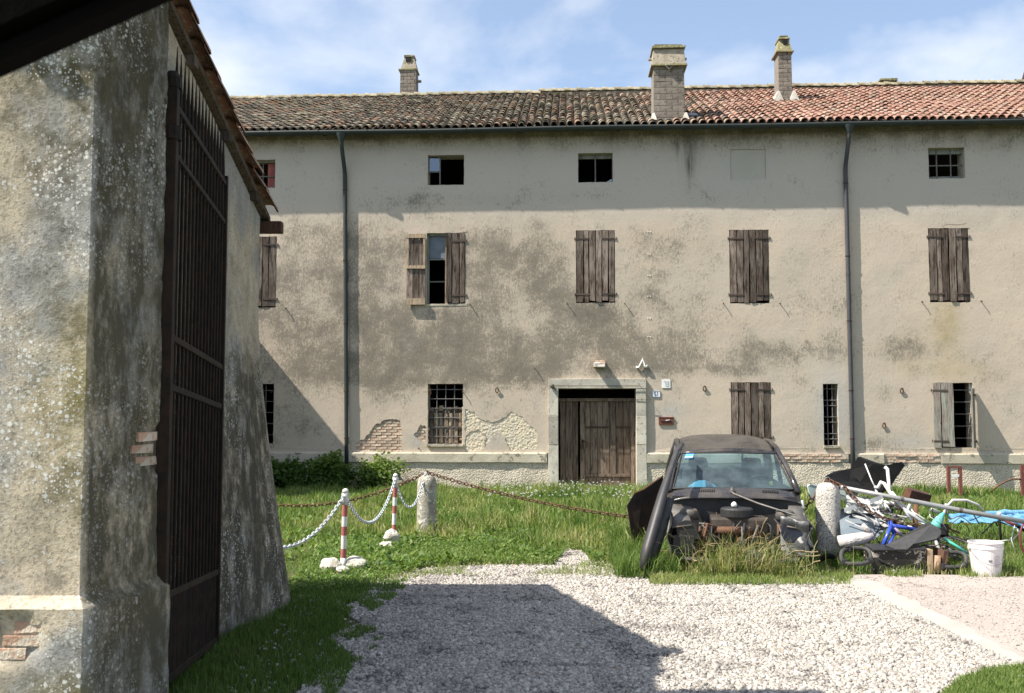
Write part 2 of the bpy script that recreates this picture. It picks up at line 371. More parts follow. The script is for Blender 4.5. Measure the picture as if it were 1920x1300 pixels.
PLASTER = mat_plaster(); TILE = mat_tile()
WOOD = mat_wood('weathered_shutter_wood', (0.085, 0.060, 0.045), (0.225, 0.185, 0.155), (0.018, 0.013, 0.010), rand=.5)
WOOD_DOOR = mat_wood('old_door_wood', (0.125, 0.088, 0.063), (0.20, 0.155, 0.118), (0.03, 0.021, 0.016), rand=0.25)
WOOD_GREEN = mat_wood('flaking_green_shutter_wood', (0.27, 0.29, 0.24), (0.22, 0.17, 0.15), (0.10, 0.085, 0.08), rand=0.15)
WOOD_PALE = mat_wood('bare_pale_wood', (0.40, 0.30, 0.20), (0.30, 0.24, 0.18), (0.13, 0.09, 0.06), rand=0.15)
IRON = simple('dark_rusty_iron', (0.045, 0.03, 0.022), (0.085, 0.045, 0.026), rough=0.75, scale=20, metal=0.2, rand=0.2)
RUST = simple('brown_rust', (0.13, 0.06, 0.032), (0.07, 0.04, 0.028), rough=0.85, scale=22, rand=0.25)
GUTTER = simple('slate_green_gutter_paint', (0.020, 0.028, 0.028), (0.030, 0.038, 0.036), rough=0.6, scale=3, bump=0.1, rand=0.05, spec=0.4)
PIPE2 = simple('grey_downpipe_paint', (0.045, 0.045, 0.052), (0.06, 0.06, 0.066), rough=0.6, scale=3, bump=0.1, rand=0.0, spec=0.4)
STONE = simple('pale_door_stone', (0.50, 0.465, 0.39), (0.36, 0.335, 0.28), rough=0.9, scale=3.0, bump=0.4, bscale=30, bdist=0.015, spots=(14, 0.60, (0.24, 0.22, 0.18)))
CEMENT = simple('string_course_cement', (0.50, 0.45, 0.355), (0.38, 0.345, 0.265), rough=0.92, scale=2.4, bump=0.45, bscale=30, bdist=0.015, spots=(7, 0.585, (0.21, 0.195, 0.15)), rand=0.05)
BRICK = simple('old_brick', (0.43, 0.245, 0.165), (0.52, 0.40, 0.30), rough=0.95, scale=9, bump=0.7, bscale=50, bdist=0.015, rand=0.22, spots=(9, 0.50, (0.55, 0.475, 0.38)))
MORTAR = simple('lime_mortar', (0.52, 0.46, 0.37), (0.36, 0.31, 0.25), rough=0.95, scale=9, bump=0.8, bscale=30, bdist=0.02, rand=0.0)
PLINTH = mat_rough_plinth(); DARK = simple('dark_interior', (0.05, 0.045, 0.04), rough=0.95, bump=0, rand=0)
WHITEPAINT = simple('white_enamel', (0.78, 0.78, 0.76), (0.66, 0.66, 0.64), rough=0.4, scale=5, bump=0.05, rand=0, spec=0.4)
CHROME = simple('dull_metal', (0.36, 0.36, 0.36), (0.25, 0.24, 0.23), rough=0.4, metal=0.8, scale=15, bump=0.1, rand=0.1)
# ================================================================== SETTING: ground
def px_poly(pts): return [tuple(gnd(*p)[:2]) for p in pts]
GRAVEL = px_poly([(692, 1101), (740, 1082), (792, 1068), (900, 1062), (1038, 1058), (1060, 1032), (1092, 1032), (1114, 1063), (1200, 1076), (1300, 1081), (1420, 1088), (1532, 1088),
                  (1600, 1128), (1700, 1176), (1800, 1222), (1880, 1262), (1760, 1296), (1700, 1340)]) + [(1.9, 3.2), (1.7, -3.0), (-1.5, -3.0), (-1.6, 3.6)] + \
         px_poly([(470, 1390), (560, 1300), (600, 1262), (668, 1232), (612, 1196), (676, 1170), (640, 1146), (672, 1126)])
STRIP = px_poly([(1530, 1085), (1592, 1080), (1648, 1094), (1740, 1145), (1800, 1172), (1920, 1238), (1990, 1274), (1920, 1285), (1880, 1266), (1800, 1224), (1700, 1178), (1600, 1130)])
PINK = px_poly([(1592, 1080), (1700, 1079), (1920, 1082)]) + [(12.0, 10.7), (12.0, 6.3)] + px_poly([(1960, 1280), (1890, 1262), (1800, 1218), (1700, 1170), (1620, 1124), (1572, 1090)])
def ragged(poly, amp, step):
    out = []
    for i in range(len(poly)):
        a = Vector(poly[i]); b = Vector(poly[(i + 1) % len(poly)]); n = max(1, int((b - a).length / step))
        for k in range(n): p = a.lerp(b, k / n); out.append((p.x + amp * nz(p.x, p.y, 1, 5), p.y + amp * nz(p.x, p.y, 7, 5)))
    return out
STRIP = ragged(STRIP, .07, .08)
def sheet(name, poly, z, mat, cell=None):
    if cell:
        pts = [Vector(p) for p in poly]; n = len(pts); ed = [(i, (i + 1) % n) for i in range(n)]
        v, e, f, *_ = delaunay_2d_cdt(pts, ed, [], 1, 1e-5)
        m = MB(); m.add([(p.x, p.y, z) for p in v], f)
    else: m = MB(); m.add([(x, y, z) for x, y in poly], [tuple(range(len(poly)))])
    return m.build(name, mat)
g = MB(); g.grid(lambda a, b: (-300 + 600 * a, -60 + 460 * b, 0.0), 4, 4)
tag(g.build('ground', mat_ground()), kind='structure')
tag(sheet('gravel_yard', GRAVEL, 0.006, mat_gravel_ground(), 1), kind='structure')
tag(sheet('concrete_strip', STRIP, 0.016, simple('pale_concrete', (0.38, 0.355, 0.32), (0.31, 0.29, 0.26), rough=0.9, scale=2.5, bump=0.4, bscale=60, src='World', rand=0, spots=(9, 0.6, (0.36, 0.33, 0.29))), 1), kind='structure')
def mat_pavement():
    t = NT('worn_pinkish_concrete'); v = t.vec((1, 1, 1), 'World')
    col = t.mix(t.ramp(t.noise(1.1, 6, .65, v), (.36, 0.0), (.64, 1.0)), (.35, .295, .265), (.29, .25, .225))
    col = t.mix(t.ramp(t.noise(70, 3, .7, v), (.5, 0.0), (.68, .8)), col, (.42, .375, .345)); col = t.mix(t.ramp(t.noise(55, 3, .7, t.vec((1, 1, 1), 'World', (5, 2, 0))), (.56, 0.0), (.70, .7)), col, (.22, .19, .17))
    ck = t.n('ShaderNodeVectorMath', operation='ADD'); t.set(ck.inputs[0], v); w = t.n('ShaderNodeTexNoise'); w.inputs['Scale'].default_value = 2.5; t.set(w.inputs['Vector'], v); t.set(ck.inputs[1], w.outputs['Color'])
    col = t.mix(t.ramp(t.voro(.55, ck.outputs[0], 'DISTANCE_TO_EDGE'), (0.0, .8), (.008, 0.0)), col, (.12, .10, .085))
    return t.done(t.bsdf(col, .9, t.bump(t.noise(80, 4, .7, v), .5, .01), spec=.15))
tag(sheet('pavement', PINK, 0.012, mat_pavement(), 1), kind='structure')
# ================================================================== FARMHOUSE
U0, U1, ZE, ZR, YR = -11.0, 15.0, 8.50, 11.17, 5.5
house = empty('farmhouse', FO, -TH)
tag(house, 'long three-storey farmhouse with stained cream plaster and clay tile roof', 'house')
def proj(u, z):
    p = FO + FR * u + Vector((0, 0, z - EYE)); d = p.y * CP + p.z * SP
    return CX + F * p.x / d, CY - F * (p.z * CP - p.y * SP) / d
def rect(px0, py0, px1, py1):
    (a, t), (b, q) = fac(px0, (py0 + py1) / 2), fac(px1, (py0 + py1) / 2)
    zt = fac((px0 + px1) / 2, py0)[1]; zb = fac((px0 + px1) / 2, py1)[1]
    return a, b, zb, zt
OPEN = dict(A1=rect(450, 300, 516, 353), A2=rect(802, 291, 870, 347), A3=rect(1084, 287, 1149, 342), A4=rect(1369, 280, 1436, 337), A5=rect(1741, 277, 1809, 335),
            M1=rect(447, 444, 518, 577), M2=rect(800, 437, 872, 570), M3=rect(1080, 432, 1153, 568), M4=rect(1368, 431, 1442, 569), M5=rect(1742, 428, 1817, 567),
            G1=rect(446, 720, 513, 832), G2=rect(802, 720, 868, 833), G3=rect(1371, 717, 1446, 834), G4=rect(1544, 720, 1572, 836), G5=rect(1751, 718, 1825, 840))
DOOR = (fu(1047, 820), fu(1193, 820), 0.0, fz(729, 1120))
ZS0, ZS1 = 0.645, 0.87                                   # string course
def jag(poly, amp=0.022, step=0.035):
    out = []
    for i in range(len(poly)):
        a = Vector(poly[i]); b = Vector(poly[(i + 1) % len(poly)]); n = max(1, int((b - a).length / step))
        for k in range(n):
            p = a.lerp(b, k / n); out.append((p.x + random.uniform(-amp, amp), p.y + random.uniform(-amp, amp)))
    return out
def fpoly(pts): return [fac(*p) for p in pts]
LOSS = [fpoly([(667, 846), (667, 833), (690, 816), (702, 798), (726, 786), (752, 789), (753, 846)]), fpoly([(777, 815), (788, 798), (798, 799), (798, 828), (784, 826)]),
        fpoly([(872, 846), (871, 824), (880, 811), (896, 806), (907, 817), (906, 846)])]
SKIM = [fpoly([(873, 769), (889, 773), (903, 789), (926, 791), (944, 783), (960, 773), (977, 781), (991, 796), (1007, 806), (1006, 843), (956, 845), (945, 816), (932, 811), (920, 822), (910, 838), (909, 815), (897, 803), (880, 806), (871, 812)])]
LOSS = [jag(p) for p in LOSS]; SKIM = [jag(p, 0.026) for p in SKIM]
DIRT = [(830, 640, 120, 62, 1.0), (700, 610, 70, 60, .45), (1110, 640, 120, 58, .75), (960, 665, 190, 36, .7), (560, 640, 120, 80, .65), (700, 520, 70, 130, .5), (720, 690, 90, 34, .65), (600, 500, 95, 90, .45),
        (930, 500, 150, 95, .5), (790, 700, 220, 28, .6), (1010, 520, 60, 90, .45), (1250, 480, 90, 60, .45), (1180, 665, 66, 38, .7), (1240, 600, 90, 60, .4), (1390, 640, 26, 52, .6), (1440, 655, 46, 26, .5),
        (1490, 665, 90, 22, .55), (1565, 650, 44, 34, .5), (1350, 692, 90, 14, .45), (1680, 652, 40, 34, .6), (1730, 650, 44, 22, .5), (1850, 705, 34, 20, .6), (1648, 832, 34, 20, .6), (1010, 704, 70, 16, .6),
        (545, 800, 70, 46, .55), (620, 690, 40, 14, .5), (900, 690, 60, 30, .5), (1130, 600, 40, 40, .5), (660, 690, 200, 24, .5), (1505, 720, 22, 22, .5), (1300, 660, 80, 40, .3), (1400, 700, 60, 12, .5),
        (1560, 560, 60, 60, .25), (1500, 500, 60, 60, .18), (900, 740, 26, 14, .5), (980, 720, 40, 14, .4), (720, 740, 30, 14, .45), (1790, 660, 60, 20, .35), (1230, 690, 60, 12, .4), (1660, 740, 18, 14, .4), (900, 375, 60, 12, .4), (1060, 370, 60, 10, .3), (790, 375, 50, 18, .55)]
GREY = [(1560, 775, 36, 85, 1.5), (1258, 772, 24, 14, 1.2), (768, 640, 16, 22, 1.2), (780, 830, 14, 22, 1.0), (1690, 830, 60, 14, .9), (930, 825, 16, 18, .8), (1230, 690, 16, 18, .8), (1400, 310, 40, 34, .5)]
OCHRE = [(1775, 610, 28, 60, .95), (1795, 695, 60, 22, .6), (1710, 650, 26, 40, .3), (820, 842, 40, 8, .9), (1560, 842, 24, 8, .8), (1100, 330, 500, 40, .0), (1700, 690, 24, 20, .3)]
STREAK = [(1293, 285, 9, 52, 1.3), (1272, 262, 7, 34, .7), (1254, 262, 5, 34, .5), (1310, 270, 6, 40, .35)]
def field(L, x, y):
    v = 0.0
    for a, b, rx, ry, k in L:
        q = ((x - a) / rx) ** 2 + ((y - b) / ry) ** 2
        if q < 4: v += k * math.exp(-q * 1.1)
    return v
def dirt_shade_at(x, y):
    v = field(DIRT, x, y)
    if y > 400: v += 0.24 * max(0, min(1, (1380 - x) / 260)) * max(0, min(1, (y - 400) / 40)) * max(0, min(1, (760 - y) / 110)) + 0.08 + .35 * nz(x, y, 0, .009) * max(0, min(1, (1450 - x) / 300))
    if y < 290: v += 1.0 * (290 - y) / 40  # soffit shade under the gutter, painted in over real brown staining
    v *= .82 + .5 * nz(x, y, 4, .016); return max(0, min(v, .95))
def plaster_sheet(name, outer, holes, step, yfun, parent, mat, reveal):
    """flat wall sheet with openings cut out; every opening gets a reveal of its own depth"""
    pts = []; ed = []
    def loop(l):
        b = len(pts); pts.extend(Vector(p) for p in l); ed.extend((b + i, b + (i + 1) % len(l)) for i in range(len(l)))
    loop(outer)
    for h, d in holes: loop(h)
    us = [p[0] for p in outer]; zs = [p[1] for p in outer]
    nu = int((max(us) - min(us)) / step); nv = int((max(zs) - min(zs)) / step)
    for i in range(1, nu):
        for j in range(1, nv):
            u = min(us) + (max(us) - min(us)) * i / nu + random.uniform(-.02, .02); z = min(zs) + (max(zs) - min(zs)) * j / nv + random.uniform(-.02, .02)
            if inpoly(outer, u, z) and not any(inpoly(h, u, z) for h, d in holes): pts.append(Vector((u, z)))
    v, e, f, *_ = delaunay_2d_cdt(pts, ed, [], 1, 1e-6)
    f = [t for t in f if not any(inpoly(h, sum(v[i].x for i in t) / 3, sum(v[i].y for i in t) / 3) for h, d in holes)]
    m = MB(); m.add([(p.x, yfun(p.x, p.y), p.y) for p in v], f); nfront = len(m.v)
    for h, d in holes:
        n = len(h); m.add([(p[0], yfun(*p), p[1]) for p in h] + [(p[0], d, p[1]) for p in h], [(i, (i + 1) % n, n + (i + 1) % n, n + i) for i in range(n)])
    me = m.mesh(name, mat, fix=False)
    XY = [proj(c[0], c[2]) for c in m.v]
    set_attrs(me, dirt=[dirt_shade_at(*q) for q in XY], grey=[min(1, field(GREY, *q) + .65 * max(0, min(1, (430 - q[1]) / 60))) for q in XY], ochre=[min(1, field(OCHRE, *q)) for q in XY], streak=[min(1, field(STREAK, *q) + .55 * max(0, min(1, (300 - q[1]) / 50)) * max(0, .35 + nz(q[0], 0, 2, .03)) + (.30 * max(0, min(1, (q[1] - 570) / 6)) * max(0, min(1, (640 - q[1]) / 60)) if any(abs(q[0] - w) < 40 for w in (1117, 836)) else 0)) for q in XY])  # band under the gutter holds painted soffit shade besides real drip streaks
    return link(name, me, parent)
def rloop(r): return [(r[0], r[2]), (r[1], r[2]), (r[1], r[3]), (r[0], r[3])]
holes = [(jag(rloop(r), 0.004, 0.12), 0.10 if k == 'A4' else 0.26) for k, r in OPEN.items()]
holes += [(p, 0.032) for p in LOSS] + [(p, 0.012) for p in SKIM]
outer = [(U0, ZS1 - 0.02), (DOOR[0], ZS1 - 0.02), (DOOR[0], DOOR[3]), (DOOR[1], DOOR[3]), (DOOR[1], ZS1 - 0.02), (U1, ZS1 - 0.02), (U1, 8.46), (U0, 8.46)]
def wavy(u, z): return 0.010 * nz(u, z, 0, 0.7) + 0.004 * nz(u, z, 5, 2.6)
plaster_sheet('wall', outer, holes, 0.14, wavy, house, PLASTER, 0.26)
# the masonry behind the plaster, solid except at the openings, and the other three walls
def masonry():
    m = MB(); us = sorted({U0, U1} | {x for k, r in OPEN.items() if k != 'A4' for x in r[:2]} | {DOOR[0], DOOR[1]})
    for a, b in zip(us, us[1:]):
        mid = (a + b) / 2; cuts = [(r[2], r[3]) for k, r in OPEN.items() if k != 'A4' and r[0] <= mid <= r[1]]
        if DOOR[0] <= mid <= DOOR[1]: cuts.append((DOOR[2] - .01, DOOR[3]))
        z = 0.0
        for lo, hi in sorted(cuts) + [(8.46, 9)]:
            if lo > z + 0.02: m.box((mid, 0.036 + 0.2, (z + lo) / 2), (b - a, 0.4, lo - z))
            z = max(z, hi)
    return m
masonry().build('masonry', MORTAR, house, fix=False)
m = MB(); m.box((U0 + 0.2, 5.9, 4.6), (0.4, 10.8, 9.2)); m.box((U1 - 0.2, 5.9, 4.6), (0.4, 10.8, 9.2)); m.box(((U0 + U1) / 2, 11.4, 4.25), (U1 - U0 - 0.82, 0.4, 8.5))
m.build('rear_walls', simple('plain_old_plaster', (0.45, 0.40, 0.32), bump=0.3), house)
m = MB()
for z in (0.02, 2.95, 6.6): m.box(((U0 + U1) / 2, 5.9, z), (U1 - U0 - 0.84, 10.4, 0.14))
m.build('floors', DARK, house)
m = MB()                                                 # niche back and skim coat where the outer plaster fell
r = OPEN['A4']; m.box(((r[0] + r[1]) / 2, 0.034, (r[2] + r[3]) / 2), (r[1] - r[0] + 0.02, 0.012, r[3] - r[2] + 0.02))
m.build('niche_back', simple('niche_plaster', (0.42, 0.39, 0.34), (0.39, 0.36, 0.31), scale=1.5, rand=0, rough=0.95, bump=.2), house)
def mat_skim():
    t = NT('pitted_undercoat'); o = t.tc.outputs['Object']; d = t.voro(17, o)
    col = t.mix(t.ramp(t.noise(3, 4, 0.6, o), (0.4, 0.0), (0.65, 1.0)), (0.60, 0.52, 0.385), (0.50, 0.455, 0.37))
    keep = t.ramp(t.sep(t.voro(17, o, out='Color'))[0], (0.45, 0.0), (0.5, 1.0))
    col = t.mix(t.math('MULTIPLY', t.ramp(d, (0.10, 1.0), (0.2, 0.0)), keep), col, (0.13, 0.11, 0.085))
    return t.done(t.bsdf(col, 0.95, t.bump(t.math('ADD', d, t.noise(25, 4, 0.6, o)), 0.7, 0.02), spec=0.1))
for p in SKIM:
    us = [q[0] for q in p]; zs = [q[1] for q in p]; m = MB()
    m.box(((min(us) + max(us)) / 2, 0.023, (min(zs) + max(zs)) / 2), (max(us) - min(us) + .1, 0.02, max(zs) - min(zs) + .1)); m.build('undercoat', mat_skim(), house)
BRK = [MB().box((0, 0, 0), (0.235, 0.03, 0.052), jit=0.004).mesh('brick', BRICK) for _ in range(5)]
def brick(u, y, z, sx=1.0, parent=None): return link('brick', random.choice(BRK), parent or house, (u, y, z), (0, random.uniform(-.02, .02), 0), (sx, 1, random.uniform(.9, 1.05)))
for p in LOSS:
    us = [q[0] for q in p]; zs = [q[1] for q in p]; z = min(zs) + 0.03; row = 0
    while z < max(zs):
        u = min(us) - 0.12 * (row % 2)
        while u < max(us) + 0.1:
            if inpoly(p, u, z) or inpoly(p, u + 0.07, z) or inpoly(p, u - 0.07, z): brick(u, 0.035 + random.uniform(-.004, .004), z, random.uniform(.9, 1.02))
            u += 0.25
        z += 0.066; row += 1
# plinth and string course
def plinth(a, b, nm='plinth'):
    m = MB(); n = max(2, int((b - a) / 0.08))
    m.grid(lambda s, t: (a + (b - a) * s, -0.03 + 0.014 * nz(a + (b - a) * s, t * .65, 3, 3) + 0.005 * nz(a + (b - a) * s, t * .65, 3, 14), 0.66 * t - 0.02), n, 10)
    return m.build(nm, PLINTH, house, smooth=True, fix=False)
plinth(U0, fu(1028, 890)); plinth(fu(1212, 890), U1)
def course(a, b, z0=ZS0, z1=ZS1):
    m = MB(); n = max(2, int((b - a) / 0.25))
    ring = [(-0.03, z0), (-0.075, z0), (-0.075, z1 - 0.03), (-0.055, z1), (0.02, z1 + 0.004)]
    vs = []; k = len(ring)
    for i in range(n + 1):
        u = a + (b - a) * i / n
        for y, z in ring: vs.append((u, y + 0.006 * nz(u, z, 9, 3), z + 0.008 * nz(u, z, 4, 2.2)))
    fs = [(i * k + j, (i + 1) * k + j, (i + 1) * k + j + 1, i * k + j + 1) for i in range(n) for j in range(k - 1)]
    fs += [tuple(range(k)), tuple(n * k + j for j in range(k - 1, -1, -1))]
    m.add(vs, fs); return m.build('string_course', CEMENT, house)
course(U0, fu(1026, 858)); course(fu(1212, 858), fu(1452, 858)); course(fu(1602, 858), fu(1656, 858)); course(fu(1764, 858), U1)
for a, b, rows in ((fu(1453, 858), fu(1590, 858), 3), (fu(1657, 858), fu(1763, 858), 3)):
    for k in range(rows):
        u = a + 0.12 * (k % 2) + 0.1
        while u < b - 0.08: brick(u, -0.035 + random.uniform(-.012, .012), ZS0 + 0.045 + 0.068 * k, random.uniform(.85, 1.0)); u += 0.252
    MB().box(((a + b) / 2, -0.012, (ZS0 + ZS1) / 2), (b - a, 0.04, ZS1 - ZS0 - 0.02)).build('mortar_bed', MORTAR, house)
# door surround
def block(name, c, d, mat=STONE, parent=house, jit=0.004, bev=0.006): return MB().box(c, d, jit=jit).build(name, mat, parent, bevel=bev)
dl, dr, _, dz = DOOR; jw0 = fu(1028, 820); jw1 = fu(1212, 820); zl = fz(711, 1120)
for a, b in ((jw0, dl), (dr, jw1)):
    zc = [0.0, 1.05, 1.72, dz]
    for z0, z1 in zip(zc, zc[1:]): block('jamb_stone', ((a + b) / 2, 0.135, (z0 + z1) / 2), (b - a - 0.004, 0.43, z1 - z0 - 0.005))
block('lintel_stone', ((jw0 + jw1) / 2, 0.135, (dz + zl) / 2 + 0.002), (jw1 - jw0, 0.43, zl - dz))
block('door_step', ((jw0 + jw1) / 2, 0.0, 0.02), (jw1 - jw0 - 0.3, 0.6, 0.05))
# door leaves
def door_leaf(a, b, zt, lab, lower):
    d = empty('door', (a, 0.30, 0.05), 0, house); tag(d, lab)
    w = b - a; n = 7 if w > 1 else 3; st = 0.115 if w > 1 else 0.03
    x = st
    ws = [random.uniform(.8, 1.2) for _ in range(n)]; tot = sum(ws); ww = w - 2 * st
    for k in range(n):
        pw = ws[k] / tot * ww; m = MB(); m.box((0, 0, 0), (pw - random.uniform(0.006, 0.014), 0.03, zt - 0.05 - lower), jit=0.003)
        m.build('plank', WOOD_DOOR, d, loc=(x + pw / 2, 0.02 + random.uniform(-.004, .004), lower + (zt - 0.05 - lower) / 2)); x += pw
    if w > 1:
        for q in (st / 2, w - st / 2): MB().box((0, 0, 0), (st - .008, 0.05, zt - 0.05), jit=.002).build('stile', WOOD_DOOR, d, loc=(q, 0.012, (zt - .05) / 2), bevel=.004)
        MB().box((0, 0, 0), (0.12, 0.036, zt - 0.06 - lower), jit=.002).build('stile', WOOD_DOOR, d, loc=(w * .60, 0.0, lower + (zt - .06 - lower) / 2), bevel=.004)
        MB().box((0, 0, 0), (ww - .01, 0.05, 0.07)).build('rail', WOOD_DOOR, d, loc=(w / 2, 0.008, lower - 0.02), bevel=.006)
        MB().box((0, 0, 0), (ww - .01, 0.03, lower - 0.07)).build('bottom_panel', WOOD_DOOR, d, loc=(w / 2, 0.025, (lower - .06) / 2))
        MB().box((0, 0, 0), (ww, 0.02, 0.035)).build('strap', IRON, d, loc=(w / 2, -0.005, zt - 0.66))
        p = MB(); p.box((0, 0, 0), (0.06, 0.012, 0.22)); p.build('lock_plate', IRON, d, loc=(0.06, -0.02, 1.0), bevel=.003)
        h = MB(); h.tube([(0.05, -0.03, 1.08), (0.07, -0.08, 1.09), (0.16, -0.09, 1.05), (0.17, -0.085, 0.98), (0.13, -0.085, 0.92)], 0.011, 6); h.build('handle', IRON, d)
    return d
door_leaf(fu(1088, 860), dr - 0.005, fz(752, 1120), 'weathered brown plank leaf of the door', 0.30)
door_leaf(dl + 0.005, fu(1087, 860), fz(752, 1120), 'narrow plank leaf of the door', 0.02)
MB().box(((dl + dr) / 2, 0.29, fz(752, 1120) + .03), (dr - dl - .01, 0.09, 0.07)).build('door_transom', WOOD_DOOR, house)
# ---- windows, bars, shutters
PANE = mat_glass('dusty_window_glass', (0.35, 0.42, 0.48), 0.14, 0.12)
FRAMEW = simple('old_window_frame_paint', (0.20, 0.215, 0.19), (0.12, 0.12, 0.10), scale=8, stretch=(1, 1, .2), rand=0.2)
BARM = simple('window_bar_iron', (0.17, 0.17, 0.165), (0.10, 0.085, 0.075), rough=0.7, scale=15, rand=0.1)
def bar(p, q, r, parent, name='bar', mat=None): return MB().tube([p, q], r, 6).build(name, mat or BARM, parent)
def window(key, lab=None):
    r = OPEN[key]; w = empty('window', ((r[0] + r[1]) / 2, 0.14, r[2]), 0, house)
    if lab: tag(w, lab)
    return w, r[1] - r[0], r[3] - r[2]
def frame(w, W, H, t=0.045, y=0.0, name='frame', mat=None):
    m = MB(); m.box((0, y, t / 2), (W, .05, t)); m.box((0, y, H - t / 2), (W, .05, t)); m.box((-W / 2 + t / 2, y, H / 2), (t, .05, H - 2 * t)); m.box((W / 2 - t / 2, y, H / 2), (t, .05, H - 2 * t))
    return m.build(name, mat or FRAMEW, w)
REDW = simple('dull_red_board', (0.27, 0.085, 0.065), (0.20, 0.06, 0.05), scale=6, stretch=(1, 1, .3))
w, W, H = window('A1', 'attic opening with a red board and a cross bar'); frame(w, W, H); bar((-W / 2, .02, H * .46), (W / 2, .02, H * .46), .014, w); bar((W * .1, .02, 0), (W * .1, .02, H), .014, w)
MB().box((W * .36, .06, H / 2), (W * .27, .02, H)).build('board', REDW, w)
w, W, H = window('A2', 'open attic opening with a small sash at its left'); MB().box((-W * .18, 0, H / 2), (.03, .04, H)).build('mullion', BARM, w); MB().box((-W * .34, .005, H * .48), (W * .3, .03, .022)).build('glazing_bar', BARM, w)
MB().box((-W * .34, .01, H * .74), (W * .28, .006, H * .46)).build('pane', PANE, w)
w, W, H = window('A3', 'attic opening split by one thin mullion'); MB().box((0, 0, H / 2), (.028, .04, H)).build('mullion', BARM, w); MB().box((0, .05, H - .05), (W, .06, .1)).build('head', FRAMEW, w)
MB().plate([(W * .25, .03, .01), (W * .48, .03, .01), (W * .48, .03, .12)], .006).build('broken_pane', PANE, w)
w, W, H = window('A5', 'attic opening with a square iron grid'); MB().box((0, .03, H - .06), (W, .06, .12)).build('head', FRAMEW, w); MB().box((0, .03, .04), (W, .06, .08)).build('sill', FRAMEW, w)
for k in (-.22, .17): bar((W * k, 0, 0.02), (W * k, 0, H - .02), .016, w)
bar((-W / 2, -.005, H * .46), (W / 2, -.005, H * .46), .016, w)
for key, nv, nh, lab in (('G1', 3, 5, 'ground-floor opening with an iron grate in the shade'), ('G2', 3, 6, 'ground-floor grated opening with broken brown boards behind'), ('G4', 2, 7, 'narrow slot opening with a ladder-like grate'), ('G5', 1, 5, 'ground-floor opening with a white-edged iron grate')):
    w, W, H = window(key, lab); y0 = -.06
    for k in range(nv): x = -W / 2 + W * (k + 1) / (nv + 1); bar((x, y0, 0), (x, y0, H), .011 if key != 'G5' else .014, w)
    for k in range(nh):
        z = H * (k + .8) / (nh + .4)
        if key == 'G4' and k % 2: z -= H * .05
        bar((-W / 2, y0 - .012, z), (W / 2, y0 - .012, z), .010, w)
    if key == 'G2':
        for k in range(7):
            x = -W * .42 + W * .14 * k; top = H * random.uniform(.52, .68)
            for z0, z1 in ((0.02, H * .26), (H * .29, H * .52), (H * .55, top)):
                if z1 - z0 > .05: MB().box((0, 0, 0), (W * .11, .015, z1 - z0 - .02), jit=.008).build('board', WOOD_PALE if random.random() < .6 else WOOD, w, loc=(x, .01 + random.uniform(-.01, .01), (z0 + z1) / 2))
        for z in (H * .27, H * .53): MB().box((0, .035, z), (W, .02, .05)).build('rail', WOOD, w)
        MB().box((0, .06, H * .3), (W, .015, H * .62)).build('backing', WOOD, w)
    if key == 'G5': MB().box((W / 2 - .02, -.02, H - .12), (.035, .05, .22)).build('frame_end', WHITEPAINT, w)
HINGE = simple('shutter_hinge_iron', (0.05, 0.04, 0.035), (0.09, 0.06, 0.045), rough=.8, scale=20)
def leaf(x0, W, H, n, parent_loc, hinge, ang=0.0, mat=WOOD, lab=None, back=False, z_skew=0.0, battens=True):
    """one shutter leaf; hinge = -1 left edge, +1 right edge; ang opens it outwards"""
    s = empty('shutter', parent_loc, 0, house, rot=(0, z_skew, ang))
    if lab: tag(s, lab)
    d = -hinge; ws = [random.uniform(.75, 1.3) for _ in range(n)]; tot = sum(ws); x = 0.0
    for k in range(n):
        pw = ws[k] / tot * W; h = H - random.uniform(0, .055); m = MB(); ww = pw - random.uniform(.006, .016)
        nseg = 5; vs = []
        for i in range(nseg + 1):
            t = i / nseg; a = ww / 2 + random.uniform(-.011, .002); b = ww / 2 + random.uniform(-.011, .002)
            z = h * t - h / 2
            e0 = random.uniform(-.01, .01) if i in (0, nseg) else 0; e1 = random.uniform(-.01, .01) if i in (0, nseg) else 0
            vs += [(-a, -.014, z + e0), (b, -.014, z + e1), (b, .014, z + e1), (-a, .014, z + e0)]
        fs = [(i * 4 + j, i * 4 + (j + 1) % 4, i * 4 + 4 + (j + 1) % 4, i * 4 + 4 + j) for i in range(nseg) for j in range(4)] + [(3, 2, 1, 0), tuple(nseg * 4 + j for j in range(4))]
        m.add(vs, fs); m.build('plank', mat, s, loc=(d * (x + pw / 2), random.uniform(-.006, .006), H - h / 2 + random.uniform(-.004, .004)), rot=(0, random.uniform(-.006, .006), 0)); x += pw
    side = .02 if back else -.02
    if battens:
        for z in (H * .115, H * .885): MB().box((d * W * .34, side, z), (W * .70, .012, .035)).build('strap_hinge', HINGE, s); MB().tube([(-d * .03, side, z - .03), (-d * .03, side, z + .035)], .012, 6).build('hinge_pin', HINGE, s)
        for z in (H * .08, H * .92): MB().box((d * W / 2, -side * 1.25, z), (W * .92, .022, .08)).build('batten', mat, s)
    return s
def closed_pair(key, n=3, la=None, lb=None, mat=WOOD, dz=0.0):
    r = OPEN[key]; H = r[3] - r[2] - .012 + dz; W = (r[1] - r[0]) / 2 - .006
    leaf(0, W, H, n, (r[0] + .004, .012, r[2] + .004), -1, -0.03, mat, la); leaf(0, W, H, n, (r[1] - .004, .006, r[2] + .004), 1, .05, mat, lb)
closed_pair('M1', 3); closed_pair('M3', 3, 'half-stripped pale plank shutter leaf', 'dark brown plank shutter leaf'); closed_pair('M4', 3); closed_pair('M5', 3); closed_pair('G3', 3)
r = OPEN['M2']; H = r[3] - r[2] - .012; W = (r[1] - r[0]) / 2 - .006
leaf(0, W, H, 3, (r[1] - .004, .004, r[2] + .004), 1, .06, WOOD, 'closed right-hand plank shutter leaf')
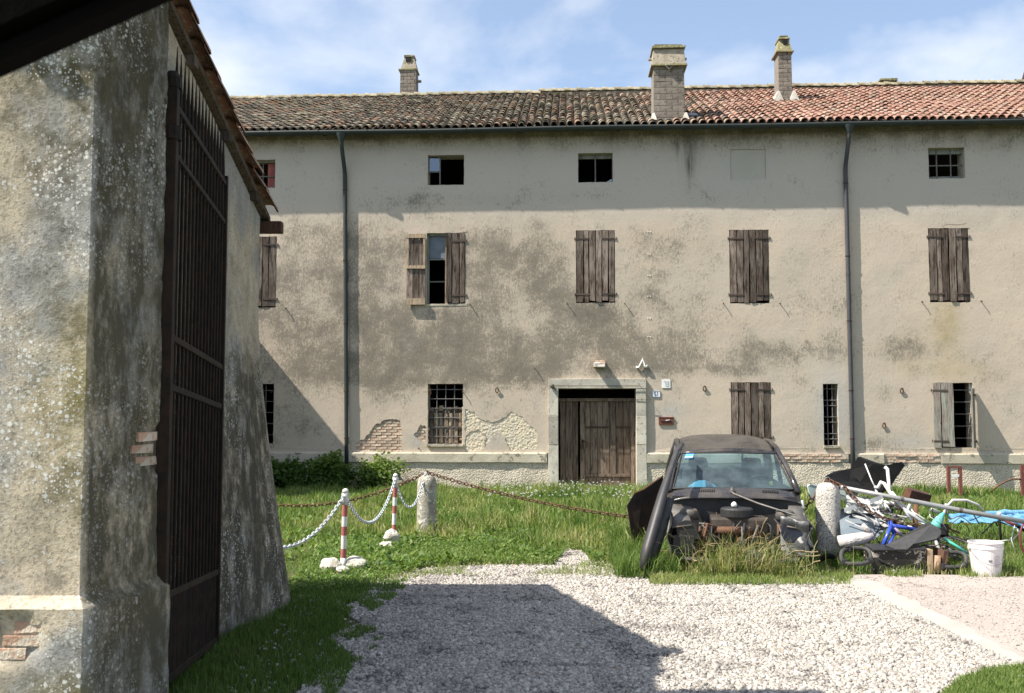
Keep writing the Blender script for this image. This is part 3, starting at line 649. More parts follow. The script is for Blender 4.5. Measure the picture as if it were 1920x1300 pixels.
# the leaf folded back flat against the wall shows its framed inner face
s = empty('shutter', (fu(763, 500), -.045, fz(572, 780)), 0, house); tag(s, 'plank shutter leaf folded back against the wall, cross rails showing')
W2 = fu(798, 500) - fu(763, 500); H2 = fz(440, 780) - fz(572, 780)
for k in range(3): MB().box((0, 0, 0), (W2 / 3 - .012, .026, H2 - .02), jit=.004).build('plank', WOOD, s, loc=(W2 * (k + .5) / 3, 0, H2 / 2))
for z, hh in ((H2 - .05, .10), (H2 * .53, .075), (.075, .15)): MB().box((0, 0, 0), (W2, .035, hh), jit=.004).build('batten', WOOD_PALE, s, loc=(W2 / 2, -.03, z), rot=(0, math.pi / 2 * 0, 0))
for x in (.025, W2 - .025): MB().box((0, 0, 0), (.05, .03, H2 * .42)).build('edge_rail', WOOD_PALE, s, loc=(x, -.028, H2 * .755))
w, W, H = window('M2', 'window with one grey pane left above two empty panes'); fx = -W * .24
MB().box((-W / 2 + .025, -.03, H / 2), (.05, .08, H)).build('frame', FRAMEW, w); MB().box((0.0, -.03, H / 2), (.055, .05, H)).build('mullion', WOOD_PALE, w); MB().box((0, -.03, H - .03), (W, .08, .06)).build('head', FRAMEW, w)
for k in (.32, .635): MB().box((fx, -.02, H * k), (W * .46, .03, .03)).build('glazing_bar', FRAMEW, w)
MB().box((fx, -.015, H * .82), (W * .46, .005, H * .34)).build('pane', simple('blue_grey_reflection_pane', (0.16, 0.19, 0.23), (0.12, 0.14, 0.17), rough=.6, bump=0, rand=0, spec=.3), w)  # blue-grey reflection painted in as the pane's opaque colour
MB().box((0, -.07, -.03), (W + .12, .16, .05), jit=.004).build('sill', CEMENT, w, bevel=.006)
r = OPEN['G5']; H = r[3] - r[2]; W = r[1] - r[0]
leaf(0, W * .52, H + .02, 2, (r[0] - .02, -.01, r[2] - .02), -1, -.10, WOOD_GREEN, 'flaking green plank shutter leaf half shut')
leaf(0, W * .50, H - .12, 2, (r[1] + .02, -.03, r[2] - .01), 1, math.radians(62), WOOD_GREEN, 'green plank shutter leaf standing open')
for key in ('G2', 'G3', 'G4'):
    r = OPEN[key]; MB().box(((r[0] + r[1]) / 2, .05, r[2] - .025), (r[1] - r[0] + .02, .2, .05), jit=.004).build('sill', CEMENT, house)
# ---- iron bits fixed in the wall
def ring(px, py, R=.06):
    u, z = fac(px, py); m = MB(); m.tube([(u + R * .55 * math.sin(t), -.03 - .01 * math.cos(t), z - R * .2 + R * math.cos(t)) for t in [2 * math.pi * k / 12 for k in range(12)]], .012, 6, closed=True)
    m.tube([(u, .02, z + R * .8), (u, -.04, z + R * .8)], .013, 6); return m.build('tether_ring', RUST, house, smooth=True)
for p in ((932, 731), (1321, 728), (1690, 732), (1657, 797), (806, 735)): ring(*p)
def stay(px, py):
    u, z = fac(px, py); m = MB(); m.tube([(u, .03, z), (u, -.06, z), (u + .005, -.07, z - .025)], .012, 6); return m.build('shutter_stay', IRON, house)
for p in ((536, 578), (881, 571), (1063, 569), (1171, 569), (1356, 569), (1462, 569), (1728, 566), (1839, 565), (510, 735), (785, 840), (1446, 840), (868, 735), (1003, 691)): stay(*p)
for k, py in enumerate((435, 477, 517, 556, 597, 632)):   # white insulators left where a wire ran up the wall
    u, z = fac(1217, py)
    for d in (-.025, .03): MB().lathe([(.008, 0), (.012, .012), (.006, .018)], 8).build('insulator', WHITEPAINT, house, loc=(u + d, 0, z), rot=(math.pi / 2, 0, 0))
u, z = fac(1125, 686)
m = MB(); m.box((0, 0, 0), (.26, .26, .10), jit=.012); m.build('wall_bracket', simple('limewashed_brick', (0.62, 0.58, 0.52), (0.40, 0.24, 0.18), scale=9, lo=.5, hi=.6, rand=0), house, loc=(u - .01, -.12, z + .01), bevel=.012)
MB().box((0, 0, 0), (.22, .22, .05), jit=.008).build('wall_bracket', BRICK, house, loc=(u, -.11, z + .085), bevel=.006)
u, z = fac(1205, 684); m = MB(); m.tube([(u - .15, -.03, z - .06), (u - .09, -.05, z - .07), (u, -.06, z + .12), (u + .03, -.05, z - .05), (u + .10, -.04, z - .04)], [.03, .025, .03, .035, .045], 8); m.build('lamp_bracket', WHITEPAINT, house, smooth=True)
u0, z0 = fac(1035, 724); u1, z1 = fac(1200, 724); u2, z2 = fac(1219, 750); u3 = fu(1190, 750)
m = MB(); m.tube([(u0, -.12, z0), (u1, -.12, z1), (u2, -.10, z2), (u3, -.09, z2)], .007, 5); m.build('wire', IRON, house)
m = MB(); m.lathe([(.03, 0), (.055, .03), (.05, .07), (.02, .09)], 10); m.build('lamp_holder', simple('grimy_ceramic', (.2, .17, .13)), house, loc=(u0, -.08, z0), rot=(math.pi / 2, 0, 0))
m = MB(); m.tube([(u0, -.10, z0), (u0 + .1, -.12, z0 - .12)], .008, 5); m.build('wire', IRON, house)
for px, py, dx in ((1795, 424, .5), (868, 430, .1)):
    u, z = fac(px, py); m = MB(); m.tube([(u - dx * .7, -.02, z - .02), (u - dx * .5, -.03, z + .03), (u, -.03, z + .02), (u + dx * .4, -.03, z + .05)], .005, 5); m.build('wire', IRON, house)
# ---- gutter, pipes, eaves
def gz(u): return 8.395 + 0.02 * nz(u, 0, 0, .25)
m = MB(); n = 90; R = .082; vs = []; fs = []; K = 9
for i in range(n + 1):
    u = U0 + (U1 - U0) * i / n
    for k in range(K): a = math.pi * k / (K - 1); vs.append((u, -.42 + R * math.cos(a), gz(u) + .04 - R * 1.15 * math.sin(a)))
for i in range(n):
    for k in range(K - 1): fs.append((i * K + k, i * K + k + 1, (i + 1) * K + k + 1, (i + 1) * K + k))
m.add(vs, fs); m.build('gutter', GUTTER, house, smooth=True, solid=.008, fix=False)
for k in range(22):
    u = U0 + .6 + k * 1.17; MB().tube([(u, -.33, gz(u) + .06)] + [(u, -.42 + (R + .008) * math.cos(a), gz(u) + .04 - (R * 1.15 + .008) * math.sin(a)) for a in [math.pi * j / 8 for j in range(9)]], .007, 5).build('gutter_bracket', IRON, house)
def pipe(pxt, pxb, zb, mat, lab):
    u0 = fac(pxt, 240, .42)[0]; ub = fu(pxb[0], 330); u9 = fu(pxb[1], 840)
    d = empty('downpipe', (0, 0, 0), 0, house); tag(d, lab)
    z0 = gz(u0) - .04; P = [(u0, -.42, z0 + .03), (u0, -.42, z0 - .16), (u0 + (ub - u0) * .15, -.39, z0 - .26), (ub - (ub - u0) * .05, -.10, z0 - .80), (ub, -.068, z0 - .93)] 
    for k in range(1, 9): t = k / 8; P.append((ub + (u9 - ub) * t, -.068 + .004 * nz(k, 2), (z0 - .93) * (1 - t) + zb * t))
    MB().tube(P, .05, 12).build('pipe', mat, d, smooth=True)
    MB().lathe([(.055, 0), (.06, .02), (.12, .16), (.125, .19)], 12, (u0, -.42, z0 - .17), cap=False).build('hopper', GUTTER, d, smooth=True)
    for z in (7.1, 5.4, 3.9, 2.3, 1.2):
        t = (z0 - .93 - z) / (z0 - .93 - zb); u = ub + (u9 - ub) * t; MB().lathe([(.052, -.012), (.060, -.012), (.060, .012), (.052, .012)], 12, (u, -.068, z), cap=False).build('clip', IRON, d)
    MB().lathe([(.051, -.04), (.056, -.04), (.056, .04), (.051, .04)], 12, (ub + (u9 - ub) * .4, -.068, 5.0), cap=False).build('joint', mat, d)
pipe(640, (648, 652), .35, GUTTER, 'green downpipe'); pipe(1592, (1584, 1597), .3, PIPE2, 'grey downpipe')
RAFT = mat_wood('dark_rafter_wood', (0.09, 0.07, 0.055), (0.12, 0.10, 0.08), (0.03, 0.025, 0.02))
PA = math.atan2(ZR - ZE, YR + .45); SL = math.hypot(ZR - ZE, YR + .45)
for k in range(34):
    u = U0 + .4 + k * .77
    MB().box((0, .3, -.075), (.09, .68, .08)).build('rafter_end', RAFT, house, loc=(u, -.32, ZE - .03), rot=(PA, 0, 0))
# ---- roof
roof = empty('roof', (0, -.40, ZE), 0, house); tag(roof, 'low-pitched roof of barrel tiles, grey and lichened at left, red at right')
m = MB(); m.add([(U0 - .2, 0, -.06), (U1 + .2, 0, -.06), (U1 + .2, YR + .45, ZR - ZE - .06), (U0 - .2, YR + .45, ZR - ZE - .06), (U0 - .2, 2 * YR + .9, -.06), (U1 + .2, 2 * YR + .9, -.06)], [(0, 1, 2, 3), (3, 2, 5, 4)])
m.build('roof_deck', simple('dark_tile_channel', (0.085, 0.062, 0.048), (0.06, 0.05, 0.04), scale=5, rand=0), roof, solid=.05)
def coppo(L=.46, r0=.088, r1=.070, seg=7, name='roof_tile'):
    """tapered barrel tile, wide end at the origin looking down the slope (-y)"""
    vs = []; fs = []; th = .016
    for y, r in ((0, r0), (L, r1)):
        for rr in (r, r - th):
            for k in range(seg + 1): a = math.pi * k / seg; vs.append((rr * math.cos(a), y, rr * math.sin(a) * .95 - .01 + (.028 if y == 0 else 0)))
    n = seg + 1
    for k in range(seg):
        fs += [(k, k + 1, 2 * n + k + 1, 2 * n + k), (n + k + 1, n + k, 3 * n + k, 3 * n + k + 1), (k + 1, k, n + k, n + k + 1)]
    m = MB(); m.add(vs, fs); return m, vs, fs
cm, cv, cf = coppo(); TILE_ME = cm.mesh('roof_tile', TILE, smooth=False, fix=True)
cv = np.array(cv)
def tile_spots():
    P = []; sp = .192; ex = .335; nr = int(SL / ex); nc = int((U1 - U0) / sp)
    for i in range(nc):
        for j in range(nr + 1):
            u = U0 + sp * (i + .5) + .012 * nz(i, j * .3, 1); s = -.05 + ex * j + .03 * nz(i * 1.3, j * 1.7, 2) + .04 * nz(i * .8, 0, 7)
            sag = .035 * nz(u, s, 0, .45)
            P.append((u, s * math.cos(PA), s * math.sin(PA) - .02 + sag + random.uniform(-.006, .006), PA + random.uniform(-.03, .03), random.uniform(-.05, .05) + .04 * nz(u, s, 3, .6)))
    return P
CHIM = [(fac(1221, 212, -.3)[0], fac(1281, 212, -.3)[0], -.1, 1.2)]
spots = []
for q in tile_spots():
    wx = FO + FR * q[0] + FB * (q[1] - .45); x, y = proj(q[0], ZE)
    spots.append((wx.length if 400 < CX + F * wx.x / wx.y < 1960 else 999, q))
spots.sort(key=lambda s: s[0])
for d, q in spots[:300]: link('roof_tile', TILE_ME, roof, q[:3], (q[3], 0, q[4]))
rest = [q for d, q in spots[300:]]
V = []; fl = np.array([i for f in cf for i in f]); nvt = len(cv)
for q in rest:
    M = Matrix.Rotation(q[4], 3, 'Z') @ Matrix.Rotation(q[3], 3, 'X'); V.append(cv @ np.array(M).T + np.array(q[:3]))
V = np.concatenate(V); nt_ = len(rest); loops = (np.arange(nt_)[:, None] * nvt + fl[None]).ravel(); st = np.arange(nt_ * len(cf)) * 4
o = link('far_roof_tiles', np_mesh('far_roof_tiles', V, loops, st, np.full(len(st), 4), TILE), roof); o['kind'] = 'stuff'
RIDGE_ME = coppo(.44, .115, .095, 8)[0].mesh('ridge_tile', simple('lichened_ridge_tile', (0.33, 0.30, 0.20), (0.19, 0.155, 0.11), scale=9, rand=.25, spots=(14, .58, (.40, .37, .24))))
k = 0; u = U0
while u < U1:
    z = ZR - ZE + .035 + .02 * nz(u, 0, 3, .7) + (.05 if u > .45 else .0)
    link('ridge_tile', RIDGE_ME, roof, (u, YR + .45, z), (0.0, -.02 + random.uniform(-.02, .02), -math.pi / 2 + random.uniform(-.03, .03))); u += .37; k += 1
m = MB(); m.grid(lambda a, b: (U0 + (U1 - U0) * a, YR + .45 + (b - .5) * .20, ZR - ZE + .04 - .5 * abs(b - .5) + .02 * nz(U0 + (U1 - U0) * a, 0, 3, .7) + (.05 if U0 + (U1 - U0) * a > .45 else 0)), 110, 4); m.build('ridge_bed', MORTAR, roof)
# ---- chimneys
CHB = simple('chimney_brick', (0.25, 0.21, 0.175), (0.18, 0.155, 0.13), rough=.95, scale=6, rand=.12, spots=(14, .56, (.12, .105, .085)), bump=.6)
CHM = simple('chimney_render', (0.36, 0.31, 0.24), (0.25, 0.22, 0.17), rough=.95, scale=7, rand=.1, spots=(12, .58, (.14, .12, .085)), bump=.7)
LICH = simple('mossy_chimney_cap', (0.27, 0.25, 0.13), (0.17, 0.15, 0.09), rough=.95, scale=9, rand=.1, spots=(16, .6, (.42, .40, .26)), bump=.8)
LIME = simple('lime_flashing', (0.55, 0.53, 0.48), (0.36, 0.33, 0.28), rough=.9, scale=6, rand=.05)
HOLE = simple('hole_black', (0.012, 0.011, 0.010), bump=0, rand=0)  # flat black painted as the shade inside flues and slots
def shaft_bricks(c, u, y, z0, z1, wx, wy, bh=.145, bw=.29):
    z = z0; k = 0
    while z < z1 - .02:
        h = min(bh, z1 - z); x = -wx / 2 - (bw / 2 if k % 2 else 0)
        while x < wx / 2:
            a, b = max(x, -wx / 2), min(x + bw, wx / 2)
            if b - a > .04: MB().box((0, 0, 0), (b - a - .010, .02, h - .010), jit=.004).build('brick', CHB, c, loc=(u + (a + b) / 2, y - wy / 2 + .004, z + h / 2))
            x += bw
        z += h; k += 1
def frustum(c, w0, d0, w1, d1, z0, z1): 
    m = MB(); vs = [(c[0] + sx * w / 2, c[1] + sy * d / 2, z) for w, d, z in ((w0, d0, z0), (w1, d1, z1)) for sx, sy in ((-1, -1), (1, -1), (1, 1), (-1, 1))]
    return m.add(vs, [(3, 2, 1, 0), (4, 5, 6, 7), (0, 1, 5, 4), (1, 2, 6, 5), (2, 3, 7, 6), (3, 0, 4, 7)])
def zroof(y): return ZE + (y + .45) * math.tan(PA)
# big square chimney near the eaves
y = .35; off = -y; ua = fac(1223, 180, off)[0]; ub = fac(1281, 180, off)[0]; u = (ua + ub) / 2; wd = ub - ua
zt = lambda py, o=off: fac(1250, py, o)[1]
MORTC = simple('chimney_mortar', (.23, .205, .175), (.17, .15, .125), rough=.95, scale=9, rand=0)
c = empty('chimney', (0, 0, 0), 0, house); tag(c, 'wide brick chimney with a mossy stepped cap')
zb = zroof(y - .35); z1 = zt(132)
frustum((u, y + .02), wd, .68, wd * .97, .66, zb - .1, z1).build('shaft', MORTC, c); shaft_bricks(c, u, y + .02, zb + .06, z1 - .01, wd * .97, .68)
frustum((u, y + .02), wd + .07, .78, wd - .02, .66, z1, zt(101)).build('hood', CHM, c, bevel=.01)
m = MB(); m.box((u, y + .02, z1 + .005), (wd + .12, .84, .045), jit=.01); m.build('ledge', LICH, c, bevel=.008)
m = MB(); m.box((u, y + .02, zt(98)), (wd + .05, .78, .06), jit=.012); m.box((u - .01, y + .02, zt(94)), (wd - .08, .62, .05), jit=.012); m.box((u - .02, y + .02, zt(90.5)), (wd - .26, .46, .04), jit=.012); m.build('cap', LICH, c, bevel=.01)
MB().prism([(u - .10, z1 - .02), (u, z1 - .125), (u + .10, z1 - .02)], -.10, off=y - .32).build('spout', CHM, c); MB().prism([(u - .085, z1 - .025), (u, z1 - .10), (u + .085, z1 - .025)], -.104, off=y - .32).build('flue_mouth', HOLE, c)
for sx in (-1, 1): MB().tube([(u + sx * wd * .4, y, zt(111)), (u + sx * (wd * .5 + .09), y - .02, zt(111) - .02)], .035, 8).build('stub', CHM, c)
for sx in (-1, 1): frustum((u + sx * (wd / 2 + .01), y - .2), .16, .5, .05, .4, zb - .03, zb + .15).build('flashing', LIME, c)
MB().box((u + wd / 2 + .22, y - .02, zroof(y) + .05), (.2, .3, .03), rot=(PA, 0, 0)).build('skylight_sheet', simple('blue_grey_sheet', (.16, .19, .25), bump=0, rough=.4), c)
# slim tall chimney
y = 3.3; off = -y; ua = fac(1455, 140, off)[0]; ub = fac(1481, 140, off)[0]; u = (ua + ub) / 2; wd = ub - ua; zt = lambda py: fac(1467, py, off)[1]
c = empty('chimney', (0, 0, 0), 0, house); tag(c, 'slim tall chimney with a tapering hood and white flashing')
z1 = zt(105); frustum((u, y), wd, .55, wd * .93, .52, zroof(y) - .2, z1).build('shaft', MORTC, c); shaft_bricks(c, u, y, zroof(y - .3) + .05, z1 - .01, wd * .95, .55, .12, .25)
MB().box((u, y, z1 + .01), (wd + .10, .68, .045), jit=.008).build('ledge', LICH, c, bevel=.008)
frustum((u, y), wd + .02, .58, wd * .72, .40, z1 + .03, zt(80)).build('hood', LICH, c); MB().box((u, y, zt(78)), (wd * .84, .5, .05), jit=.008).build('cap', LICH, c, bevel=.008); MB().box((u, y, zt(73)), (wd * .6, .36, .05), jit=.012).build('cap', LICH, c, bevel=.012)
MB().tube([(u + .02, y - .265, zt(86)), (u + .02, y - .20, zt(86))], .07, 12).build('flue_mouth', HOLE, c)
for sx in (-1, 1): frustum((u + sx * (wd / 2 + .02), y - .12), .26, .6, .05, .5, zroof(y - .2) - .08, zroof(y) + .12).build('flashing', LIME, c)
# leaning lichened chimney behind the ridge
y = 6.2; off = -y; ua = fac(752, 150, off)[0]; ub = fac(783, 150, off)[0]; u = (ua + ub) / 2; wd = ub - ua; zt = lambda py: fac(768, py, off)[1]
c = empty('chimney', (0, 0, 0), 0, house); tag(c, 'weathered narrow chimney with a side stub behind the ridge')
z1 = zt(136); frustum((u, y), wd, .5, wd * .93, .46, ZR - .5, z1).build('shaft', MORTC, c); shaft_bricks(c, u, y, ZR - .1, z1 - .01, wd * .95, .5, .11, .22)
MB().box((u - .01, y, z1 + .01), (wd + .06, .56, .045), jit=.008).build('ledge', LICH, c, bevel=.006)
frustum((u + .02, y), wd * .95, .5, wd * .55, .34, z1 + .03, zt(111)).build('hood', CHM, c); MB().box((u + .02, y, zt(109)), (wd * .62, .42, .06), jit=.008).build('cap', LICH, c, bevel=.008)
MB().box((u, y - .205, zt(116)), (wd * .30, .06, .14)).build('flue_mouth', HOLE, c); MB().tube([(u + wd * .4, y, zt(153)), (u + wd * .72, y - .02, zt(154))], .045, 6).build('stub', CHM, c)
# low stump showing over the ridge
y = 7.0; off = -y; ua = fac(1645, 156, off)[0]; ub = fac(1677, 156, off)[0]; u = (ua + ub) / 2; wd = ub - ua
c = empty('chimney', (0, 0, 0), 0, house); tag(c, 'stump of a chimney just above the ridge')
MB().box((u, y, ZR - .1), (wd * .6, .5, 1.0)).build('shaft', CHM, c); MB().box((u, y, fac(1660, 154, off)[1] - .02), (wd, .6, .08), jit=.015).build('cap', LICH, c, bevel=.015)
# ---- plates and letterbox on the wall
def fw(u, y, z): return FO + FR * u + FB * y + Vector((0, 0, z))
SEG = {'5': 'afgcd', '1': 'bc', '3': 'abgcd', '7': 'abc'}
def plate_sign(px0, py0, px1, py1, txt, ink, label, face, rim):
    a, b, z0, z1 = rect(px0, py0, px1, py1); W = b - a; H = z1 - z0
    o = empty('number_plate', fw((a + b) / 2, -.012, z0), -TH); tag(o, label, 'number plate')
    MB().box((0, 0, H / 2), (W, .012, H)).build('plate', face, o, bevel=.003)
    if rim: m = MB(); [m.box(c_, d_) for c_, d_ in (((0, -.008, .006), (W, .005, .012)), ((0, -.008, H - .006), (W, .005, .012)), ((-W / 2 + .006, -.008, H / 2), (.012, .005, H - .024)), ((W / 2 - .006, -.008, H / 2), (.012, .005, H - .024)))]; m.build('rim', rim, o)
    for k, ch in enumerate(txt):
        m = MB(); cx = (k - (len(txt) - 1) / 2) * W * .32; w = W * .20; h = H * .54; t = W * .055; zb = H * .23
        S = {'a': ((cx, zb + h), (w, t)), 'g': ((cx, zb + h / 2), (w, t)), 'd': ((cx, zb), (w, t)), 'f': ((cx - w / 2, zb + h * .75), (t, h / 2)), 'b': ((cx + w / 2, zb + h * .75), (t, h / 2)), 'c': ((cx + w / 2, zb + h * .25), (t, h / 2)), 'e': ((cx - w / 2, zb + h * .25), (t, h / 2))}
        i = 0
        if ch == '1': m.box((cx, -.0085, zb + h / 2), (t * 1.2, .003, h + t)); m.box((cx - t, -.0085, zb + h - t * .4), (t, .003, t))
        else:
            for q in SEG[ch]: (x, z), (ww, hh) = S[q]; m.box((x, -.0085 - .0004 * i, z), (ww + t * .5, .003, hh + t * .3)); i += 1
        m.build('numeral', ink, o)
BLUE = simple('blue_enamel', (0.045, 0.09, 0.22), rough=.4, bump=0, rand=0)
plate_sign(1223, 733, 1238, 745, '51', BLUE, 'small blue-on-white house number plate reading 51 beside the door', WHITEPAINT, simple('pale_blue_rim', (.28, .36, .52), rough=.4, bump=0, rand=0))
plate_sign(1241, 712, 1257, 728, '73', simple('faded_ink', (0.50, 0.51, 0.54), rough=.5, bump=0, rand=0), 'larger white number plate with faded digits, above the blue-rimmed plate', WHITEPAINT, None)
a, b, z0, z1 = rect(1235, 782, 1263, 797); bx = empty('letterbox', fw((a + b) / 2, -.012, z0), -TH); tag(bx, 'brown metal letterbox on the wall right of the door', 'letterbox')
BRN = simple('brown_letterbox_paint', (0.16, 0.055, 0.035), (0.12, 0.045, 0.03), rough=.5, scale=12, rand=0)
MB().box((0, 0, (z1 - z0) / 2), (b - a, .03, z1 - z0)).build('body', BRN, bx, bevel=.006); MB().box((0, -.020, (z1 - z0) * .42), ((b - a) * .7, .012, .02)).build('slot', HOLE, bx); MB().box((.03, -.022, (z1 - z0) * .6), (.09, .008, .018), rot=(0, -.15, 0)).build('name_card', WHITEPAINT, bx)
MB().box((0, -.016, z1 - z0 - .012), (b - a + .01, .012, .02)).build('lid', BRN, bx)
# ================================================================== OUTBUILDING with the gate pier (left)
def wparent(o, e):
    o.parent = e; o.matrix_parent_inverse = Matrix.Translation(e.location).inverted(); return o
LICHEN = mat_lichen('lichened_pier_plaster', (0.56, 0.48, 0.36), (0.37, 0.36, 0.335))
shed = empty('outbuilding', (-3.6, 7.2, 0)); tag(shed, 'lichen-spotted plaster outbuilding with a flared corner and tiled gable roof at left', 'outbuilding')
YRG, ZRG, SLG = 6.3, 4.64, 0.33
def ztop(y): return ZRG - .10 - SLG * abs(y - YRG)
PATH = [((-6.5, 5.24), (-2.245, 5.24)), ((-2.245, 5.24), (-2.07, 5.86)), ((-2.07, 5.86), (-2.36, 5.93)), ((-2.36, 5.93), (-2.36, 9.22)), ((-2.36, 9.22), (-6.5, 9.22))]
def shed_wall():
    cols = []
    for si, (a, b) in enumerate(PATH):
        a = Vector(a); b = Vector(b); L = (b - a).length; d = (b - a) / L; n = Vector((d.y, -d.x)); st = .05 if si < 4 else .25
        if si == 0: ts = [0, .3, .5, .6] + list(np.linspace(.64, 1, 32))
        else: ts = list(np.linspace(0, 1, max(3, int(L / st))))
        for k, t in enumerate(ts):
            if k == 0 and si: continue
            nn = n.copy()
            if k == len(ts) - 1 and si < 4:
                c, e = map(Vector, PATH[si + 1]); d2 = (e - c).normalized(); nn = (n + Vector((d2.y, -d2.x))).normalized() * 1.15
            cols.append((a.lerp(b, t), nn, si, t))
    ZN = 84; V = []; A = dict(dark_mottle=[], lichen=[], moss=[], dark=[])
    for j in range(ZN + 1):
        for p, n, si, t in cols:
            zt = ztop(p.y); f = j / ZN
            z = .78 * f / .19 if f < .19 else (.79 + (zt - .79) * (f - .19) / .81)
            edge = 1.0 if (si == 0 and t > .93) or (si == 1 and (t < .2 or t > .9)) else 0.0
            q = .006 * nz(p.x + p.y * 2, z, si, 1.2) + .0025 * nz(p.x * 2 + p.y * 3, z, 3, 6) + edge * (.009 * nz(p.x + p.y, z, 8, 5) + .008 * nz(p.x + p.y, z, 2, 13))
            if si <= 1 or (si == 2 and t < .5):
                if z < .785: q += .075
                elif z > .785 and z < .86: q += .012 * (.86 - z) / .075
            if si == 0:                                    # plaster broken away low on the front
                e = ((p.x + 2.62) / .24) ** 2 + ((z - .58) / .13) ** 2 + .5 * nz(p.x, z, 3, 9)
                q -= .034 * max(0, min(1, (1.1 - e) * 3))
            if si == 1 and t > .62 and 1.42 < z < 1.68: q -= .03
            if si >= 3:
                bt = max(0, min(1, (p.y - 7.1) / 2.1)); bt = bt * bt * (3 - 2 * bt); k = .35 * bt * max(0, 1 - z / 2.7) ** 1.35
                q += k
            x, y = p.x + n.x * q, p.y + n.y * q
            V.append((x, y, z))
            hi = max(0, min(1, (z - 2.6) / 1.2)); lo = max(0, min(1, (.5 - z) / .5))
            A['dark'].append(.12 + .35 * hi if si == 0 else (.95 + .1 * hi if si == 1 else .35 + .65 * max(0, min(1, (2.45 - z) / .5))))  # jamb darkest overall; front darkens upward, side wall downward
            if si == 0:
                rgt = max(0, min(1, (p.x + 2.65) / .35)); A['dark_mottle'].append(.25 + .75 * hi + .5 * rgt); A['lichen'].append(1.0); A['moss'].append(min(1, .75 * rgt * max(0, .9 - abs(z - 1.8)) + 1.2 * rgt * lo + .25 * hi))
            elif si == 1: A['dark_mottle'].append(.45 + .75 * hi + .7 * max(0, 1 - abs(z - .82) / .1)); A['lichen'].append(.28 + .35 * hi); A['moss'].append(.15)
            else: low = max(0, min(1, (2.45 - z) / .5)); A['dark_mottle'].append(.25 + 1.0 * low + .2 * nz(p.y, z, 0, 1.2)); A['lichen'].append(.15 + .35 * low); A['moss'].append(.1)
    nc = len(cols); Fs = [(j * nc + i, j * nc + i + 1, (j + 1) * nc + i + 1, (j + 1) * nc + i) for j in range(ZN) for i in range(nc - 1)]
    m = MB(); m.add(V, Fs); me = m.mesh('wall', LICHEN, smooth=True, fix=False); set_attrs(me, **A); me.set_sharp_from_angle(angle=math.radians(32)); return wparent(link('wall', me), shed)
shed_wall()
for k, (x, z, sx) in enumerate(((-2.72, .69, .8), (-2.50, .62, .95), (-2.76, .62, .9), (-2.60, .555, .95), (-2.84, .555, .8), (-2.47, .69, .7))):
    wparent(link('brick', BRK[k % 5], None, (x, 5.212, z - .05), (0, random.uniform(-.04, .04), 0), (sx, 1.6, 1.05)), shed)
for k, (t, z) in enumerate(((.86, 1.46), (.80, 1.53), (.88, 1.60))):
    p = Vector((-2.245, 5.24)).lerp(Vector((-2.07, 5.86)), t); wparent(link('brick', BRK[k], None, (p.x - .034, p.y + .010, z), (0, 0, math.atan2(.62, .175)), (.8, 1.4, 1.0)), shed)
sroof = wparent(empty('roof', (0, 0, 0)), shed)
# deck, verge boards, eave beam
m = MB(); XR = -2.31
for sgn, ye in ((1, 9.42), (-1, 5.12)):
    z0 = ZRG - SLG * abs(ye - YRG)
    m.add([(-6.7, YRG, ZRG), (XR, YRG, ZRG), (XR, ye, z0), (-6.7, ye, z0), (-6.7, YRG, ZRG - .05), (XR, YRG, ZRG - .05), (XR, ye, z0 - .05), (-6.7, ye, z0 - .05)], [(0, 1, 2, 3), (7, 6, 5, 4), (1, 5, 6, 2), (3, 2, 6, 7), (0, 3, 7, 4)])
m.build('roof_deck', RAFT, sroof)
cw, cwv, cwf = coppo(.46, .10, .08, 7); ST_ME = cw.mesh('roof_tile', simple('mossy_red_tile', (0.30, 0.155, 0.095), (0.20, 0.13, 0.09), scale=10, rand=.3, spots=(16, .57, (.30, .28, .2)), rough=.9))
aS = math.atan(SLG)
for sgn, ye in ((1, 9.38), (-1, 5.08)):
    n = int(math.hypot(abs(ye - YRG), SLG * abs(ye - YRG)) / .33)
    for i in range(9):
        for j in range(n + 1):
            s = .33 * j; y = ye - sgn * s * math.cos(aS); z = ZRG - SLG * abs(ye - YRG) + s * math.sin(aS)
            link('roof_tile', ST_ME, sroof, (XR - .01 - .215 * i + random.uniform(-.012, .012), y + random.uniform(-.02, .02), z + .015 + random.uniform(-.006, .008)), (aS + random.uniform(-.04, .04), 0, (math.pi if sgn > 0 else 0) + random.uniform(-.06, .06)))
for i in range(7): link('ridge_tile', RIDGE_ME, sroof, (XR + .12 - .36 * i, YRG, ZRG + .06), (0, .02, math.pi / 2))
MB().box((-3.78, 9.36, 3.505), (3.2, .10, .11)).build('eave_beam', mat_wood('reddish_beam_wood', (0.10, 0.055, 0.04), (0.13, 0.075, 0.055), (0.04, 0.025, 0.02)), sroof, bevel=.01)
MB().box((-2.46, YRG, ZRG - .02), (.5, .10, .12)).build('ridge_beam', RAFT, sroof)
for y in (5.6, 7.1, 8.0, 8.9): MB().box((-2.45, y, ztop(y) + .02), (.3, .09, .08)).build('purlin_end', RAFT, sroof)
m = MB(); m.box((-1.72, 4.75, 4.36), (1.06, 1.2, .06)); m.build('unseen_hood', RAFT, sroof)  # unseen slab added above the gate to cast the second gravel shadow
for x in (-1.3, -2.0): MB().tube([(x, 4.3, 4.33), (-2.3, 5.25, 3.95)], .03, 6).build('unseen_hood_brace', IRON, sroof)
